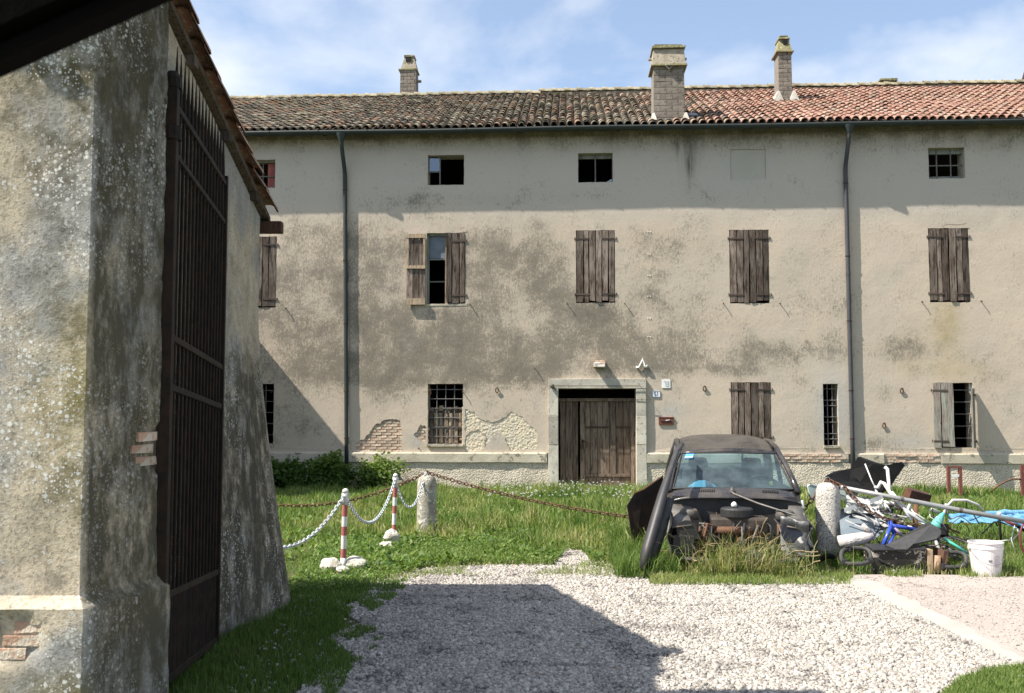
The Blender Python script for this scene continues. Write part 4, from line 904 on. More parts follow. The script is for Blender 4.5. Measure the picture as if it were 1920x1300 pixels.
# ================================================================== IRON GATE
H0 = Vector((-2.055, 5.9, 0)); H1 = Vector((-2.225, 7.62, 0)); GL = (H1 - H0).length
gate = empty('iron_gate', H0, math.atan2(H1.y - H0.y, H1.x - H0.x)); tag(gate, 'tall dark iron gate leaf with spear points swung open against the wall', 'gate')
GI = simple('gate_iron', (0.010, 0.0085, 0.007), (0.030, 0.017, 0.011), rough=.75, scale=9, rand=.2, spec=.2)
def gsag(x): return -.065 * x
def gbox(x0, x1, z0, z1, t, name, r=None):
    m = MB(); vs = []
    for x in (x0, x1):
        for y in (-t / 2, t / 2):
            for z in (z0, z1): vs.append((x, y, z + gsag(x)))
    m.add(vs, [(0, 1, 3, 2), (4, 6, 7, 5), (0, 4, 5, 1), (2, 3, 7, 6), (0, 2, 6, 4), (1, 5, 7, 3)]); return m.build(name, GI, gate, bevel=.004)
gbox(-.03, .045, .10, 3.72, .075, 'stile'); gbox(GL - .045, GL, .14, 3.68, .05, 'stile')
MB().lathe([(.05, 3.70), (.052, 3.76), (.03, 3.80), (.0, 3.81)], 10, (.008, 0, 0), cap=False).build('stile_cap', GI, gate); MB().lathe([(.06, 3.38), (.06, 3.46)], 10, (.008, 0, 0)).build('collar', GI, gate)
for z0, z1 in ((.13, .18), (.64, .68), (1.88, 1.92), (2.18, 2.22), (3.30, 3.335), (3.60, 3.64)): gbox(.046, GL - .046, z0, z1, .035, 'rail')
NB = 15
for k in range(NB):
    x = .05 + (GL - .1) * (k + .5) / NB
    MB().tube([(x, 0, .16 + gsag(x)), (x, 0, 3.66 + gsag(x))], .0115, 6).build('bar', GI, gate)
    if k < NB: MB().tube([(x, 0, 3.60 + gsag(x)), (x, 0, 3.68 + gsag(x)), (x, 0, 4.0 + gsag(x))], [.012, .016, .002], 6).build('spear_point', GI, gate)
    if k < NB - 1: x2 = x + (GL - .1) / NB / 2; MB().tube([(x2, 0, .16 + gsag(x2)), (x2, 0, .66 + gsag(x2))], .010, 6).build('lower_bar', GI, gate)
gbox(.05, GL - .05, .16, .65, .006, 'kick_panel')
# ================================================================== unseen building beside the house, added to cast the slanting wall shadow
unseen_barn = empty('unseen_barn', fw(-9.0, -2.0, 0), -TH); tag(unseen_barn, 'small unseen gabled building at the far left, added to cast the slanting wall shadow', 'unseen_barn')
BU = 2.4                                                      # right face at u = -6.6
m = MB(); prof = [(-2.0, 0), (-2.0, 4.55), (-.4, 5.52), (1.93, 4.08), (1.93, 0)]
vs = [(sx, y, z) for sx in (-2.0, BU) for y, z in prof]; m.add(vs, [(4, 3, 2, 1, 0), (5, 6, 7, 8, 9)] + [(i, (i + 1) % 5, 5 + (i + 1) % 5, 5 + i) for i in range(5)])
m.build('wall', simple('unseen_barn_plaster', (.42, .38, .30), (.3, .27, .22), scale=2), unseen_barn)
m = MB(); m.add([(-2.1, 1.93, 4.12), (BU + .05, 1.93, 4.12), (BU + .05, -.4, 5.57), (-2.1, -.4, 5.57), (-2.1, -2.2, 4.45), (BU + .05, -2.2, 4.45)], [(0, 1, 2, 3), (3, 2, 5, 4)]); m.build('roof', TILE, unseen_barn, solid=.06)
# ================================================================== dark roof edge close to the camera
pr = empty('porch_roof', (-1.3, 1.25, 0)); tag(pr, 'dark blurred edge of a low roof across the upper left corner', 'roof edge')
BLK = simple('black_stained_board', (.0015, .0015, .0015), (.002, .002, .002), rough=.95, rand=0, spec=.02); GRN = simple('dull_dark_board', (.012, .012, .010), rough=.9, rand=0, spec=.05)
Y = 1.25; a = at(-60, 136, Y); b = at(345, -46, Y); dd = (b - a).normalized(); up = Vector((-dd.z, 0, dd.x))
def slab(o0, o1, ya, yb, mat, name):
    P = [a - dd * .5 + up * o0, b + dd * .3 + up * o0, b + dd * .3 + up * o1, a - dd * .5 + up * o1]
    m = MB(); vs = [Vector((p.x, ya, p.z)) for p in P] + [Vector((p.x, yb, p.z)) for p in P]
    m.add(vs, [(0, 1, 2, 3), (7, 6, 5, 4), (0, 4, 5, 1), (1, 5, 6, 2), (2, 6, 7, 3), (3, 7, 4, 0)]); return wparent(m.build(name, mat, bevel=.006), pr)
slab(0, .022, Y, Y + .05, simple('grey_board_lip', (.0045, .0042, .0042), rough=.9, rand=0, spec=.05), 'lip'); slab(.0225, .075, Y - .02, Y + .06, BLK, 'fascia_board'); slab(.0755, .30, Y + .01, Y + .05, GRN, 'roof_board')
wparent(MB().box((-1.1, Y + .02, 1.1), (.09, .09, 2.2)).build('post', BLK), pr)
# ================================================================== bollards, poles, stones
BOL1 = simple('lichened_grey_stone', (0.42, 0.40, 0.34), (0.24, 0.215, 0.17), rough=.95, scale=7, rand=.0, spots=(18, .57, (.60, .59, .54)), bump=.8, bscale=35, bdist=.02)
BOL2 = simple('whitewashed_rough_stone', (0.60, 0.575, 0.53), (0.48, 0.45, 0.41), rough=.95, scale=9, rand=.0, spots=(42, .55, (.26, .23, .21)), bump=1.0, bscale=55, bdist=.02)
def bollard(name, loc, R, H, mat, lab):
    e = empty(name, loc); tag(e, lab, 'bollard'); m = MB()
    prof = [(R * 1.02, -.1), (R * 1.02, 0), (R, .1), (R * .99, H * .5), (R * .97, H * .82), (R * .90, H * .91), (R * .74, H * .965), (R * .45, H * .99), (R * .12, H)]
    n = 28; vs = []
    for r, z in prof:
        for k in range(n): t = 2 * math.pi * k / n; q = 1 + .025 * nz(math.cos(t) * 2, math.sin(t) * 2, z * 3) ; vs.append((r * q * math.cos(t), r * q * math.sin(t), z))
    fs = [(i * n + k, i * n + (k + 1) % n, (i + 1) * n + (k + 1) % n, (i + 1) * n + k) for i in range(len(prof) - 1) for k in range(n)]; fs.append(tuple((len(prof) - 1) * n + k for k in range(n)))
    m.add(vs, fs); m.build('stone', mat, e, smooth=True)
    MB().tube([(.028 * math.cos(t), 0, H + .028 + .03 * math.sin(t)) for t in [2 * math.pi * k / 10 for k in range(10)]], .008, 6, closed=True).build('eye_ring', RUST if mat is BOL1 else CHROME, e)
    return e
B1 = gnd(800, 1003); B2 = gnd(1555, 1052)
bollard('bollard', B1, .145, .86, BOL1, 'grey stone bollard in the grass left of the door'); bollard('bollard', B2, .148, .93, BOL2, 'white rough stone bollard standing before the scrap heap')
REDP = simple('faded_red_paint', (0.40, 0.125, 0.115), (0.33, 0.11, 0.10), rough=.55, scale=12, rand=0, bump=.15); POLEW = simple('pole_white_paint', (.70, .69, .67), (.58, .56, .53), rough=.5, scale=12, rand=0, bump=.15)
def pole(loc, H, R, lab, tilt):
    e = empty('barrier_pole', loc, rot=(0, tilt, 0)); tag(e, lab, 'barrier pole', 'red and white chain poles')
    zs = [0, .26, .40, .53, .68 * 1, .80, H] if H else []
    z = 0; k = 0
    for f0, f1 in zip([0, .18, .29, .45, .56, .68, .82], [.18, .29, .45, .56, .68, .82, 1.0]): MB().lathe([(R, f0 * H), (R, f1 * H)], 14, cap=(k in (0, 6))).build('band', (POLEW, REDP)[k % 2], e, smooth=True); k += 1
    MB().lathe([(R + .003, H - .03), (R + .003, H), (R * .6, H + .015), (0.002, H + .02)], 14).build('cap', POLEW, e, smooth=True)
    MB().tube([(.04 * math.cos(t), .0, H - .05 + .035 * math.sin(t)) for t in [2 * math.pi * j / 10 for j in range(10)]], .006, 6, closed=True).build('hook', WHITEPAINT, e)
    return e
P1 = gnd(643, 1074); P2 = gnd(738, 1022)
pole(P1, .90, .031, 'nearer red and white pole set in pale rocks', .02); pole(P2, .93, .029, 'farther red and white pole beside the grey bollard', .02)
ROCK = simple('pale_limestone', (0.62, 0.59, 0.52), (0.46, 0.42, 0.35), rough=.95, scale=8, rand=.1, bump=.7, bscale=25, bdist=.02)
def rock(c, d, seed, lab):
    bm = bmesh.new(); bmesh.ops.create_icosphere(bm, subdivisions=3, radius=1.0)
    for v in bm.verts:
        q = 1 + .28 * mnoise.noise(v.co * 1.3 + Vector((seed, 0, 0))) + .10 * mnoise.noise(v.co * 3.5 + Vector((0, seed, 0)))
        v.co = Vector((v.co.x * d[0], v.co.y * d[1], v.co.z * d[2])) * q
    me = bpy.data.meshes.new('rock'); bm.to_mesh(me); bm.free(); me.materials.append(ROCK); me.polygons.foreach_set('use_smooth', [False] * len(me.polygons))
    o = link('rock', me, None, c); tag(o, lab, 'rock', 'pale rocks holding the poles'); return o
for px, py, d, lab in ((620, 1077, (.12, .10, .085), 'pale round rock left of the nearer pole'), (641, 1082, (.07, .06, .05), 'small pale rock in front of the nearer pole'), (664, 1073, (.13, .10, .08), 'pale flat rock right of the nearer pole'),
                       (733, 1024, (.10, .08, .11), 'blocky pale rock at the foot of the farther pole'), (725, 1033, (.10, .07, .05), 'low pale rock before the farther pole')):
    p = gnd(px, py); rock((p.x, p.y + .02, d[2] * .7 + .03), d, px * .37, lab)
# ================================================================== chains
def link_mesh(name, L, w, r, mat, seg=5, n=5):
    pts = []
    for k in range(n + 1): t = math.pi * k / n - math.pi / 2; pts.append((L / 2 - w / 2 + w / 2 * math.cos(t), w / 2 * math.sin(t), 0))
    for k in range(n + 1): t = math.pi * k / n + math.pi / 2; pts.append((-L / 2 + w / 2 + w / 2 * math.cos(t), w / 2 * math.sin(t), 0))
    return MB().tube(pts, r, seg, closed=True).mesh(name, mat, smooth=True)
RUSTL = link_mesh('chain_link', .072, .042, .0075, RUST); PLAL = link_mesh('chain_link', .050, .032, .0065, simple('grey_white_plastic', (.58, .60, .63), (.42, .44, .47), rough=.45, scale=10, rand=.15, bump=0))
def catenary(a, b, low, n=60):
    a = Vector(a); b = Vector(b); out = []
    for k in range(n + 1): t = k / n; p = a.lerp(b, t); p.z -= low * 4 * t * (1 - t); out.append(p)
    return out
def chain(path, me, pitch, lab, mixme=None):
    path = [Vector(p) for p in path]; e = empty('chain', path[0]); tag(e, lab, 'chain', 'chains strung between posts')
    acc = 0; k = 0; L = 0; i = 0; seglen = [(path[j + 1] - path[j]).length for j in range(len(path) - 1)]; tot = sum(seglen); d = pitch / 2
    cum = [0]
    for s_ in seglen: cum.append(cum[-1] + s_)
    while d < tot:
        while cum[i + 1] < d: i += 1
        p = path[i].lerp(path[i + 1], (d - cum[i]) / seglen[i]); dr_ = (path[i + 1] - path[i]).normalized()
        q = dr_.to_track_quat('X', 'Z').to_matrix() @ Matrix.Rotation((math.pi / 2 if k % 2 else 0) + .35, 3, 'X')
        o = link('chain_link', mixme if (mixme and mixme_pick(k)) else me, e); o.location = p - path[0]; o.rotation_euler = q.to_euler(); d += pitch; k += 1
    return e
def mixme_pick(k): return False
top1 = B1 + Vector((0, 0, .90)); top2 = B2 + Vector((0, 0, .96)); pt1 = P1 + Vector((.015, 0, .86)); pt2 = P2 + Vector((.015, 0, .88))
chain(catenary(top1, (-5.2, 14.9, .95), .52), RUSTL, .058, 'rusty chain sagging left from the grey bollard into the weeds')
chain(catenary(top1, (2.1, 12.95, .36), .10), RUSTL, .058, 'rusty chain running right from the grey bollard toward the car')
chain(catenary(top2, (3.15, 12.1, .30), .06), RUSTL, .058, 'short rusty chain hanging left of the white bollard')
chain([top2, at(1585, 915, 11.7), at(1612, 945, 11.55), at(1640, 966, 11.5), at(1675, 978, 11.5), at(1720, 986, 11.5), at(1745, 990, 11.55)], RUSTL, .058, 'rusty chain draped from the white bollard over the scrap')
chain(catenary(top1 + Vector((-.02, -.03, 0)), pt2, .44), PLAL, .038, 'short pale plastic chain between the farther pole and the bollard')
chain(catenary(pt2, pt1, .44), PLAL, .038, 'pale plastic chain sagging between the two striped poles')
chain(catenary(pt1, (-2.75, 9.35, .92), .50), PLAL, .038, 'pale plastic chain from the nearer pole to the outbuilding')
# ================================================================== gravel stones
def smooth(x, a, b): t = np.clip((x - a) / (b - a), 0, 1); return t * t * (3 - 2 * t)
def vnoise(X, Y, sc, seed=0):
    r = np.random.default_rng(seed); G = r.random((64, 64)); x = X * sc + 100; y = Y * sc + 100; xi = np.floor(x).astype(int); yi = np.floor(y).astype(int); fx = x - xi; fy = y - yi
    fx = fx * fx * (3 - 2 * fx); fy = fy * fy * (3 - 2 * fy); g = lambda a, b: G[a % 64, b % 64]
    return (g(xi, yi) * (1 - fx) + g(xi + 1, yi) * fx) * (1 - fy) + (g(xi, yi + 1) * (1 - fx) + g(xi + 1, yi + 1) * fx) * fy
def scatter_poly(poly, n):
    xs = [p[0] for p in poly]; ys = [p[1] for p in poly]; out = []
    while n > 0:
        X = rng.uniform(min(xs), max(xs), n * 2); Y = rng.uniform(min(ys), max(ys), n * 2); k = np_inpoly(poly, X, Y)
        q = np.stack([X[k], Y[k]], 1)[:n]; out.append(q); n -= len(q)
    return np.concatenate(out)
def gravel(name, P, smin, smax, z0, lab):
    n = len(P); base = np.array([(-1, -1, -1), (1, -1, -1), (1, 1, -1), (-1, 1, -1), (-.7, -.7, 1), (.7, -.7, 1), (.7, .7, 1), (-.7, .7, 1)], float) * .5
    fs = np.array([(3, 2, 1, 0), (4, 5, 6, 7), (0, 1, 5, 4), (1, 2, 6, 5), (2, 3, 7, 6), (3, 0, 4, 7)]).ravel()
    S = rng.uniform(smin, smax, (n, 1)) * np.where(rng.random((n, 1)) < .04, 1.6, 1.0); dims = S * np.stack([rng.uniform(.7, 1.3, n), rng.uniform(.6, 1.1, n), rng.uniform(.35, .75, n)], 1)
    V = base[None] * dims[:, None, :] * (1 + rng.uniform(-.28, .28, (n, 8, 3)))
    ax = rng.uniform(-.5, .5, n); a = rng.uniform(0, 2 * np.pi, n); ca, sa = np.cos(a), np.sin(a)
    y = V[..., 1] * np.cos(ax)[:, None] - V[..., 2] * np.sin(ax)[:, None]; z = V[..., 1] * np.sin(ax)[:, None] + V[..., 2] * np.cos(ax)[:, None]
    x = V[..., 0]; V = np.stack([x * ca[:, None] - y * sa[:, None], x * sa[:, None] + y * ca[:, None], z], 2)
    V[..., 0] += P[:, 0:1]; V[..., 1] += P[:, 1:2]; V[..., 2] += z0 + dims[:, 2:3] * .35
    loops = (np.arange(n)[:, None] * 8 + fs[None]).ravel(); st = np.arange(n * 6) * 4
    tint = np.repeat(np.clip(rng.beta(2.2, 1.6, n) - .30 * np.clip(vnoise(P[:, 0] * 1.0, P[:, 1] * .35, 1.1, 71) - .45, 0, 1) - .25 * (vnoise(P[:, 0], P[:, 1], 5, 72) > .72), 0, .95) + (rng.random(n) < .02) * .2, 8)
    o = link(name, np_mesh(name, V.reshape(-1, 3), loops, st, np.full(len(st), 4), STONEG, {'tint': tint})); tag(o, lab, 'gravel', kind='stuff'); return o
STONEG = mat_gravel_stone()
inframe = px_poly([(692, 1101), (740, 1082), (792, 1068), (900, 1062), (1038, 1058), (1060, 1032), (1092, 1032), (1114, 1063), (1200, 1076), (1300, 1081), (1420, 1088), (1532, 1088), (1600, 1128), (1700, 1176), (1800, 1222), (1880, 1262), (1760, 1300), (1740, 1330), (520, 1330), (560, 1300), (600, 1262), (668, 1232), (612, 1196), (676, 1170), (640, 1146), (672, 1126)])
gravel('gravel', scatter_poly(inframe, 95000), .010, .027, .004, 'pale crushed gravel covering the yard')
P = scatter_poly(px_poly([(600, 1062), (900, 1045), (1150, 1045), (1540, 1072), (1600, 1130), (1900, 1275), (1700, 1330), (380, 1330), (520, 1180)]), 5200)
gravel('loose_stones', P, .012, .03, .008, 'loose stones scattered along the gravel edge')
# ================================================================== grass
GRASS = mat_grass()
def blades(name, P, hgt, wid, tint, lab, lean=.45, cat='grass'):
    n = len(P); a = rng.uniform(0, 2 * np.pi, n); b = rng.uniform(0, 2 * np.pi, n); h = hgt * rng.uniform(.55, 1.25, n); w = wid * rng.uniform(.6, 1.3, n)
    l = h * lean * rng.uniform(.1, 1.5, n); dx, dy = np.cos(a) * w / 2, np.sin(a) * w / 2; lx, ly = np.cos(b) * l, np.sin(b) * l
    z = np.zeros(n); X, Y = P[:, 0], P[:, 1]
    V = np.stack([np.stack([X - dx, Y - dy, z - .01], 1), np.stack([X + dx, Y + dy, z - .01], 1), np.stack([X + dx * .8 + lx * .32, Y + dy * .8 + ly * .32, h * .58], 1), np.stack([X - dx * .8 + lx * .32, Y - dy * .8 + ly * .32, h * .58], 1),
                  np.stack([X + lx, Y + ly, h * np.clip(1 - .25 * l / h, .55, 1)], 1)], 1).reshape(-1, 3)
    fl = np.array([0, 1, 2, 3, 3, 2, 4]); loops = (np.arange(n)[:, None] * 5 + fl[None]).ravel(); st = (np.arange(n)[:, None] * 7 + np.array([0, 4])[None]).ravel(); tot = np.tile([4, 3], n)
    t = np.clip(tint + rng.normal(0, .10, n), 0, 1); o = link(name, np_mesh(name, V, loops, st, tot, GRASS, {'tint': np.repeat(t, 5)})); tag(o, lab, cat, kind='stuff'); return o
CARP = Vector((2.46, 10.9, 0)); CARY = math.radians(-8.0)
def grass_pts(poly, n, keep=None):
    P = scatter_poly(poly, n); bad = np_inpoly(GRAVEL, P[:, 0] + .10 * (vnoise(P[:, 0], P[:, 1], 3, 4) - .5), P[:, 1] + .45 * (vnoise(P[:, 0], P[:, 1], 2.2, 5) - .35))
    bad |= np_inpoly(PINK, P[:, 0], P[:, 1]) | np_inpoly(STRIP, P[:, 0], P[:, 1]) | (FO[1] - P[:, 0] * math.tan(TH) - P[:, 1] < .06)
    bad |= (P[:, 0] < -2.0) & (P[:, 1] < 9.3) & (P[:, 1] > 5.0) & (P[:, 0] < -2.36 + .35 * np.clip((P[:, 1] - 7.1) / 2.1, 0, 1))
    bad |= ((P[:, 0] - 1.0) / .28) ** 2 + ((P[:, 1] - 11.3) / .55) ** 2 < 1     # trodden gap leading to the door
    return P[~bad]
def car_local(P):
    c, s_ = math.cos(-CARY), math.sin(-CARY); x = P[:, 0] - CARP.x; y = P[:, 1] - CARP.y; return x * c - y * s_, x * s_ + y * c
# meadow before the house
# tufts of taller weeds along the wall
P = grass_pts([(-8.5, 12.6), (-2.5, 9.5), (5.8, 10.4), (9, 11), (13.2, 22.4), (-8.5, 23.8)], 150000)
X, Y = P[:, 0], P[:, 1]; cx, cy = car_local(P); nearcar = np.exp(-(np.maximum(0, np.abs(cx) - .7) ** 2 + np.maximum(0, np.abs(cy - 1.8) - 1.8) ** 2) / .16)
lawn = (1 - smooth(Y, 13.2, 14.8)) * (1 - smooth(X, -.8, .4)); front = (1 - smooth(Y, 11.0, 12.2)) * smooth(X, -.2, .6)
h = .12 + .17 * vnoise(X, Y, .9, 1) - .03 * smooth(Y, 20.5, 23.2) + .14 * nearcar; h = h * (1 - .74 * lawn) * (1 - .62 * front) * (.45 + 1.1 * vnoise(X, Y, 3.1, 8) ** 1.3)
h *= np.where((np.abs(cx) < .74) & (cy > -.7) & (cy < 3.4), .35, 1)
tn = .53 + .46 * (vnoise(X, Y, 1.1, 2) - .5) + .22 * front + .05 * lawn + .30 * (vnoise(X, Y, 4, 3) - .5) + .35 * (rng.random(len(X)) < .08)
blades('grass', P, h, .008 + .012 * h / .3, tn, 'green grass growing before the farmhouse')
# short turf patches at left and bottom right, and the fringe along the gravel
P = grass_pts([(-2.4, 4.6), (-1.2, 4.6), (-.9, 7.0), (-1.0, 8.6), (-1.1, 10.4), (-2.0, 10.6), (-2.35, 9.3)], 26000)
k = rng.random(len(P)) < .35 + .8 * vnoise(P[:, 0], P[:, 1], 2.6, 9); P = P[k]; blades('turf', P, .055 + .03 * vnoise(P[:, 0], P[:, 1], 3, 1), .007, np.full(len(P), .36), 'short sparse turf in the shade beside the iron gate')
P = scatter_poly(px_poly([(1765, 1310), (1800, 1280), (1850, 1262), (1930, 1252), (2000, 1330), (1760, 1340)]), 9000); blades('turf', P, np.full(len(P), .06), .007, np.full(len(P), .52), 'short bright turf in the bottom right corner')
P = scatter_poly(px_poly([(560, 1090), (800, 1058), (1040, 1052), (1120, 1056), (1300, 1074), (1540, 1080), (1560, 1060), (1100, 1030), (700, 1030), (560, 1050)]), 22000)
k = ~np_inpoly(GRAVEL, P[:, 0], P[:, 1] + .1) & (((P[:, 0] - 1.0) / .28) ** 2 + ((P[:, 1] - 11.3) / .55) ** 2 > 1); P = P[k]; blades('grass', P, .05 + .08 * vnoise(P[:, 0], P[:, 1], 2, 3), .008, .50 + .2 * (vnoise(P[:, 0], P[:, 1], 1.5, 6) - .3), 'low yellowish grass along the gravel edge', lean=.7)
k = rng.random(3000); P = np.stack([rng.uniform(4.0, 9, 3000), rng.uniform(10.95, 11.6, 3000)], 1); blades('grass', P, .06 + .12 * rng.random(3000), .008, .45 + .3 * rng.random(3000), 'ragged grass along the edge of the pink pavement')
# broad-leaved weeds
def leafball(name, c, r, n, size, tint, lab, cat='shrub', stems=10):
    e = empty(name, c); tag(e, lab, cat, 'shrubs against the house wall'); q = rng.normal(size=(n, 3)); q /= np.linalg.norm(q, axis=1)[:, None]; rad = rng.random(n) ** .45
    lump = .35 + 1.15 * vnoise(q[:, 0] * 2, q[:, 2] * 2 + q[:, 1], 1.6, int(abs(c[0]) * 10)); Pc = q * (rad * lump)[:, None] * np.array(r) + np.array([0, 0, r[2] * .85]); Pc[:, 2] = np.abs(Pc[:, 2])
    d = rng.normal(size=(n, 3)); d[:, 2] = np.abs(d[:, 2]) * .5; d /= np.linalg.norm(d, axis=1)[:, None]; u = np.cross(d, rng.normal(size=(n, 3))); u /= np.linalg.norm(u, axis=1)[:, None]; L = size * rng.uniform(.6, 1.4, n)[:, None]
    V = np.stack([Pc, Pc + d * L * .5 + u * L * .28, Pc + d * L, Pc + d * L * .5 - u * L * .28], 1).reshape(-1, 3); st = np.arange(n) * 4
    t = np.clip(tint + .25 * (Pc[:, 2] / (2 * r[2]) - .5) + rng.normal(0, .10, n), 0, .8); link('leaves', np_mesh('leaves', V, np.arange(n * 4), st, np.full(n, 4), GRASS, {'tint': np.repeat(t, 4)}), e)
    for k in range(stems): a = rng.uniform(0, 6.28); MB().tube([(0.03 * math.cos(a), .03 * math.sin(a), 0), (r[0] * .3 * math.cos(a), r[1] * .3 * math.sin(a), r[2] * .8), (r[0] * .6 * math.cos(a), r[1] * .6 * math.sin(a), r[2] * 1.4)], [.012, .008, .004], 5).build('stem', simple('green_stem', (.09, .11, .04), bump=0), e)
    return e
def on_wall(px, Yo): u = fu(px, 900); p = fw(u, -Yo, 0); return (p.x, p.y, 0)
leafball('shrub', on_wall(628, .6), (.66, .45, .50), 3200, .10, .34, 'dark leafy shrub at the foot of the green downpipe')
leafball('shrub', on_wall(712, .5), (.58, .38, .42), 2400, .09, .46, 'sunlit leafy shrub right of the green downpipe')  # sunlight painted in as a lighter leaf tint than the shadowed shrub's
leafball('shrub', on_wall(545, .9), (.85, .6, .42), 3000, .10, .22, 'low shrub in the slanting shadow near the outbuilding corner')
# ================================================================== WRECKED CAR (x right, y to the rear, z up; origin under the nose)
car = empty('wrecked_car', CARP, CARY); tag(car, 'stripped black hatchback wreck without bonnet, nose full of weeds', 'car')
PAINT = mat_paint_car(); BLACKP = simple('black_plastic', (0.014, 0.014, 0.015), (0.03, 0.029, 0.028), rough=.55, scale=8, rand=.15, bump=.15, spec=.4)
DGREY = simple('dusty_grey_metal', (0.085, 0.08, 0.075), (0.16, 0.15, 0.135), rough=.6, scale=8, rand=.2, metal=.3, spots=(14, .6, (.13, .075, .045)))
FADED = simple('scraped_fender_paint', (0.20, 0.20, 0.205), (0.06, 0.06, 0.065), rough=.45, scale=5, rand=.1, lo=.42, hi=.55, spots=(9, .62, (.34, .33, .31)))
SEATM = simple('dark_seat_fabric', (0.030, 0.030, 0.034), (0.045, 0.043, 0.045), rough=.9, scale=9, rand=.1)
GLASSW = mat_glass('tinted_windscreen', (0.46, 0.66, 0.71), 0.03, 0.03, .3, .13)
def loft(rows, name, mat, parent, solid=0.0, smooth=True, sub=0):
    m = MB(); n = len(rows[0]); m.add([p for r in rows for p in r], [(j * n + i, j * n + i + 1, (j + 1) * n + i + 1, (j + 1) * n + i) for j in range(len(rows) - 1) for i in range(n - 1)])
    o = m.build(name, mat, parent, smooth=smooth, fix=False, solid=solid)
    if sub: q = o.modifiers.new('s', 'SUBSURF'); q.levels = q.render_levels = sub
    return o
def roofp(s, t):
    w = (.595 + .01 * math.sin(t * 3.1)) * (1 - .02 * t); x = -w + 2 * w * s; y = 1.40 + 1.40 * t + .05 * (1 - (2 * s - 1) ** 2) * (t * 2 - 1) * .6
    z = 1.285 + .145 * (1 - (1 - t) ** 1.8) + .035 * (1 - (2 * s - 1) ** 2) - .05 * abs(2 * s - 1) ** 6
    z -= .065 * math.exp(-((s - .45) / .20) ** 2 - ((t - .42) / .26) ** 2) + .02 * math.exp(-((s - .72) / .12) ** 2 - ((t - .25) / .2) ** 2)   # dent
    return (x, y, z)
m = MB(); m.grid(roofp, 26, 22); m.build('roof_panel', PAINT, car, smooth=True, solid=.012, fix=False)
loft([[(-.585 + 1.17 * k / 8, 1.36 - .03 * math.sin(math.pi * k / 8), 1.255 + .03 * math.sin(math.pi * k / 8)) for k in range(9)], [(-.595 + 1.19 * k / 8, 1.405 - .03 * math.sin(math.pi * k / 8), 1.283 + .034 * math.sin(math.pi * k / 8)) for k in range(9)]], 'header', PAINT, car, solid=.01)
for sx in (-1, 1):
    MB().tube([(sx * .735, .76, .84), (sx * .70, 1.0, 1.0), (sx * .645, 1.25, 1.17), (sx * .60, 1.40, 1.268), (sx * .605, 1.6, 1.32), (sx * .60, 2.3, 1.39), (sx * .585, 2.78, 1.385)], [.038, .034, .032, .034, .03, .03, .035], 8).build('pillar', PAINT, car, smooth=True)
    MB().tube([(sx * .585, 2.78, 1.375), (sx * .66, 3.1, 1.08), (sx * .70, 3.35, .84)], [.05, .06, .06], 8).build('pillar', PAINT, car, smooth=True)
    MB().tube([(sx * .615, 1.95, 1.34), (sx * .70, 2.02, .86)], .03, 6).build('pillar', BLACKP, car, smooth=True)
    # flank: door, rear wing
    def side(y0, y1, nm, mt=PAINT): 
        prof = [(.715, .86), (.752, .80), (.765, .62), (.758, .42), (.735, .26)]
        return loft([[(sx * (x + .008 * math.sin(z * 9 + y)), y, z) for x, z in prof] for y in np.linspace(y0, y1, 6)], nm, mt, car, solid=.01)
    d_ = side(.80, 1.99, 'door'); side(2.02, 3.30, 'rear_wing')
    MB().box((sx * .772, 1.85, .74), (.02, .14, .03)).build('handle', BLACKP, d_)
    for y in (.55, 2.75):
        w_ = empty('wheel', (sx * .66, y, .235), 0, car); MB().tube([(-.08, 0, 0), (-.075, 0, 0), (.075, 0, 0), (.08, 0, 0)], [.20, .25, .25, .20], 22).build('tyre', simple('perished_tyre', (.02, .019, .018), rough=.9), w_, smooth=False); MB().tube([(sx * .06, 0, 0), (sx * .085, 0, 0)], [.15, .13], 16).build('rim', DGREY, w_)
# windscreen (curved), rubber seal, sticker
def ws(s, t): w = .685 - .125 * t; x = -w + 2 * w * s; c = 1 - (2 * s - 1) ** 2; return (x, .80 + .575 * t - .07 * c, .868 + .392 * t + .012 * c)
m = MB(); m.grid(ws, 12, 6); m.build('windscreen', GLASSW, car, smooth=True, fix=False)
edge = [ws(k / 12, 0) for k in range(13)] + [ws(1, k / 6) for k in range(1, 7)] + [ws(1 - k / 12, 1) for k in range(1, 13)] + [ws(0, 1 - k / 6) for k in range(1, 6)]
MB().tube(edge, .013, 6, closed=True).build('windscreen_seal', BLACKP, car, smooth=True)
a_ = Vector(ws(.045, .95)); b_ = Vector(ws(.13, .95)); c_ = Vector(ws(.125, .82)); d_ = Vector(ws(.04, .82)); f_ = Vector((0, -.012, .012))
MB().add([a_ + f_, b_ + f_, c_ + f_, d_ + f_], [(0, 1, 2, 3)]).build('windscreen_sticker', simple('blue_sticker', (.06, .22, .62), (.10, .32, .75), bump=0, rand=0, rough=.4), car, fix=False)
q_ = [(d_ + f_ * 1.4).lerp(x + f_ * 1.4, .0) for x in (a_, b_, c_, d_)]; MB().add([a_.lerp(d_, .62) + f_ * 1.3, b_.lerp(c_, .62) + f_ * 1.3, b_.lerp(c_, .9) + f_ * 1.3, a_.lerp(d_, .9) + f_ * 1.3], [(0, 1, 2, 3)]).build('sticker_band', simple('pale_sticker_band', (.45, .62, .80), bump=0, rand=0), car, fix=False)
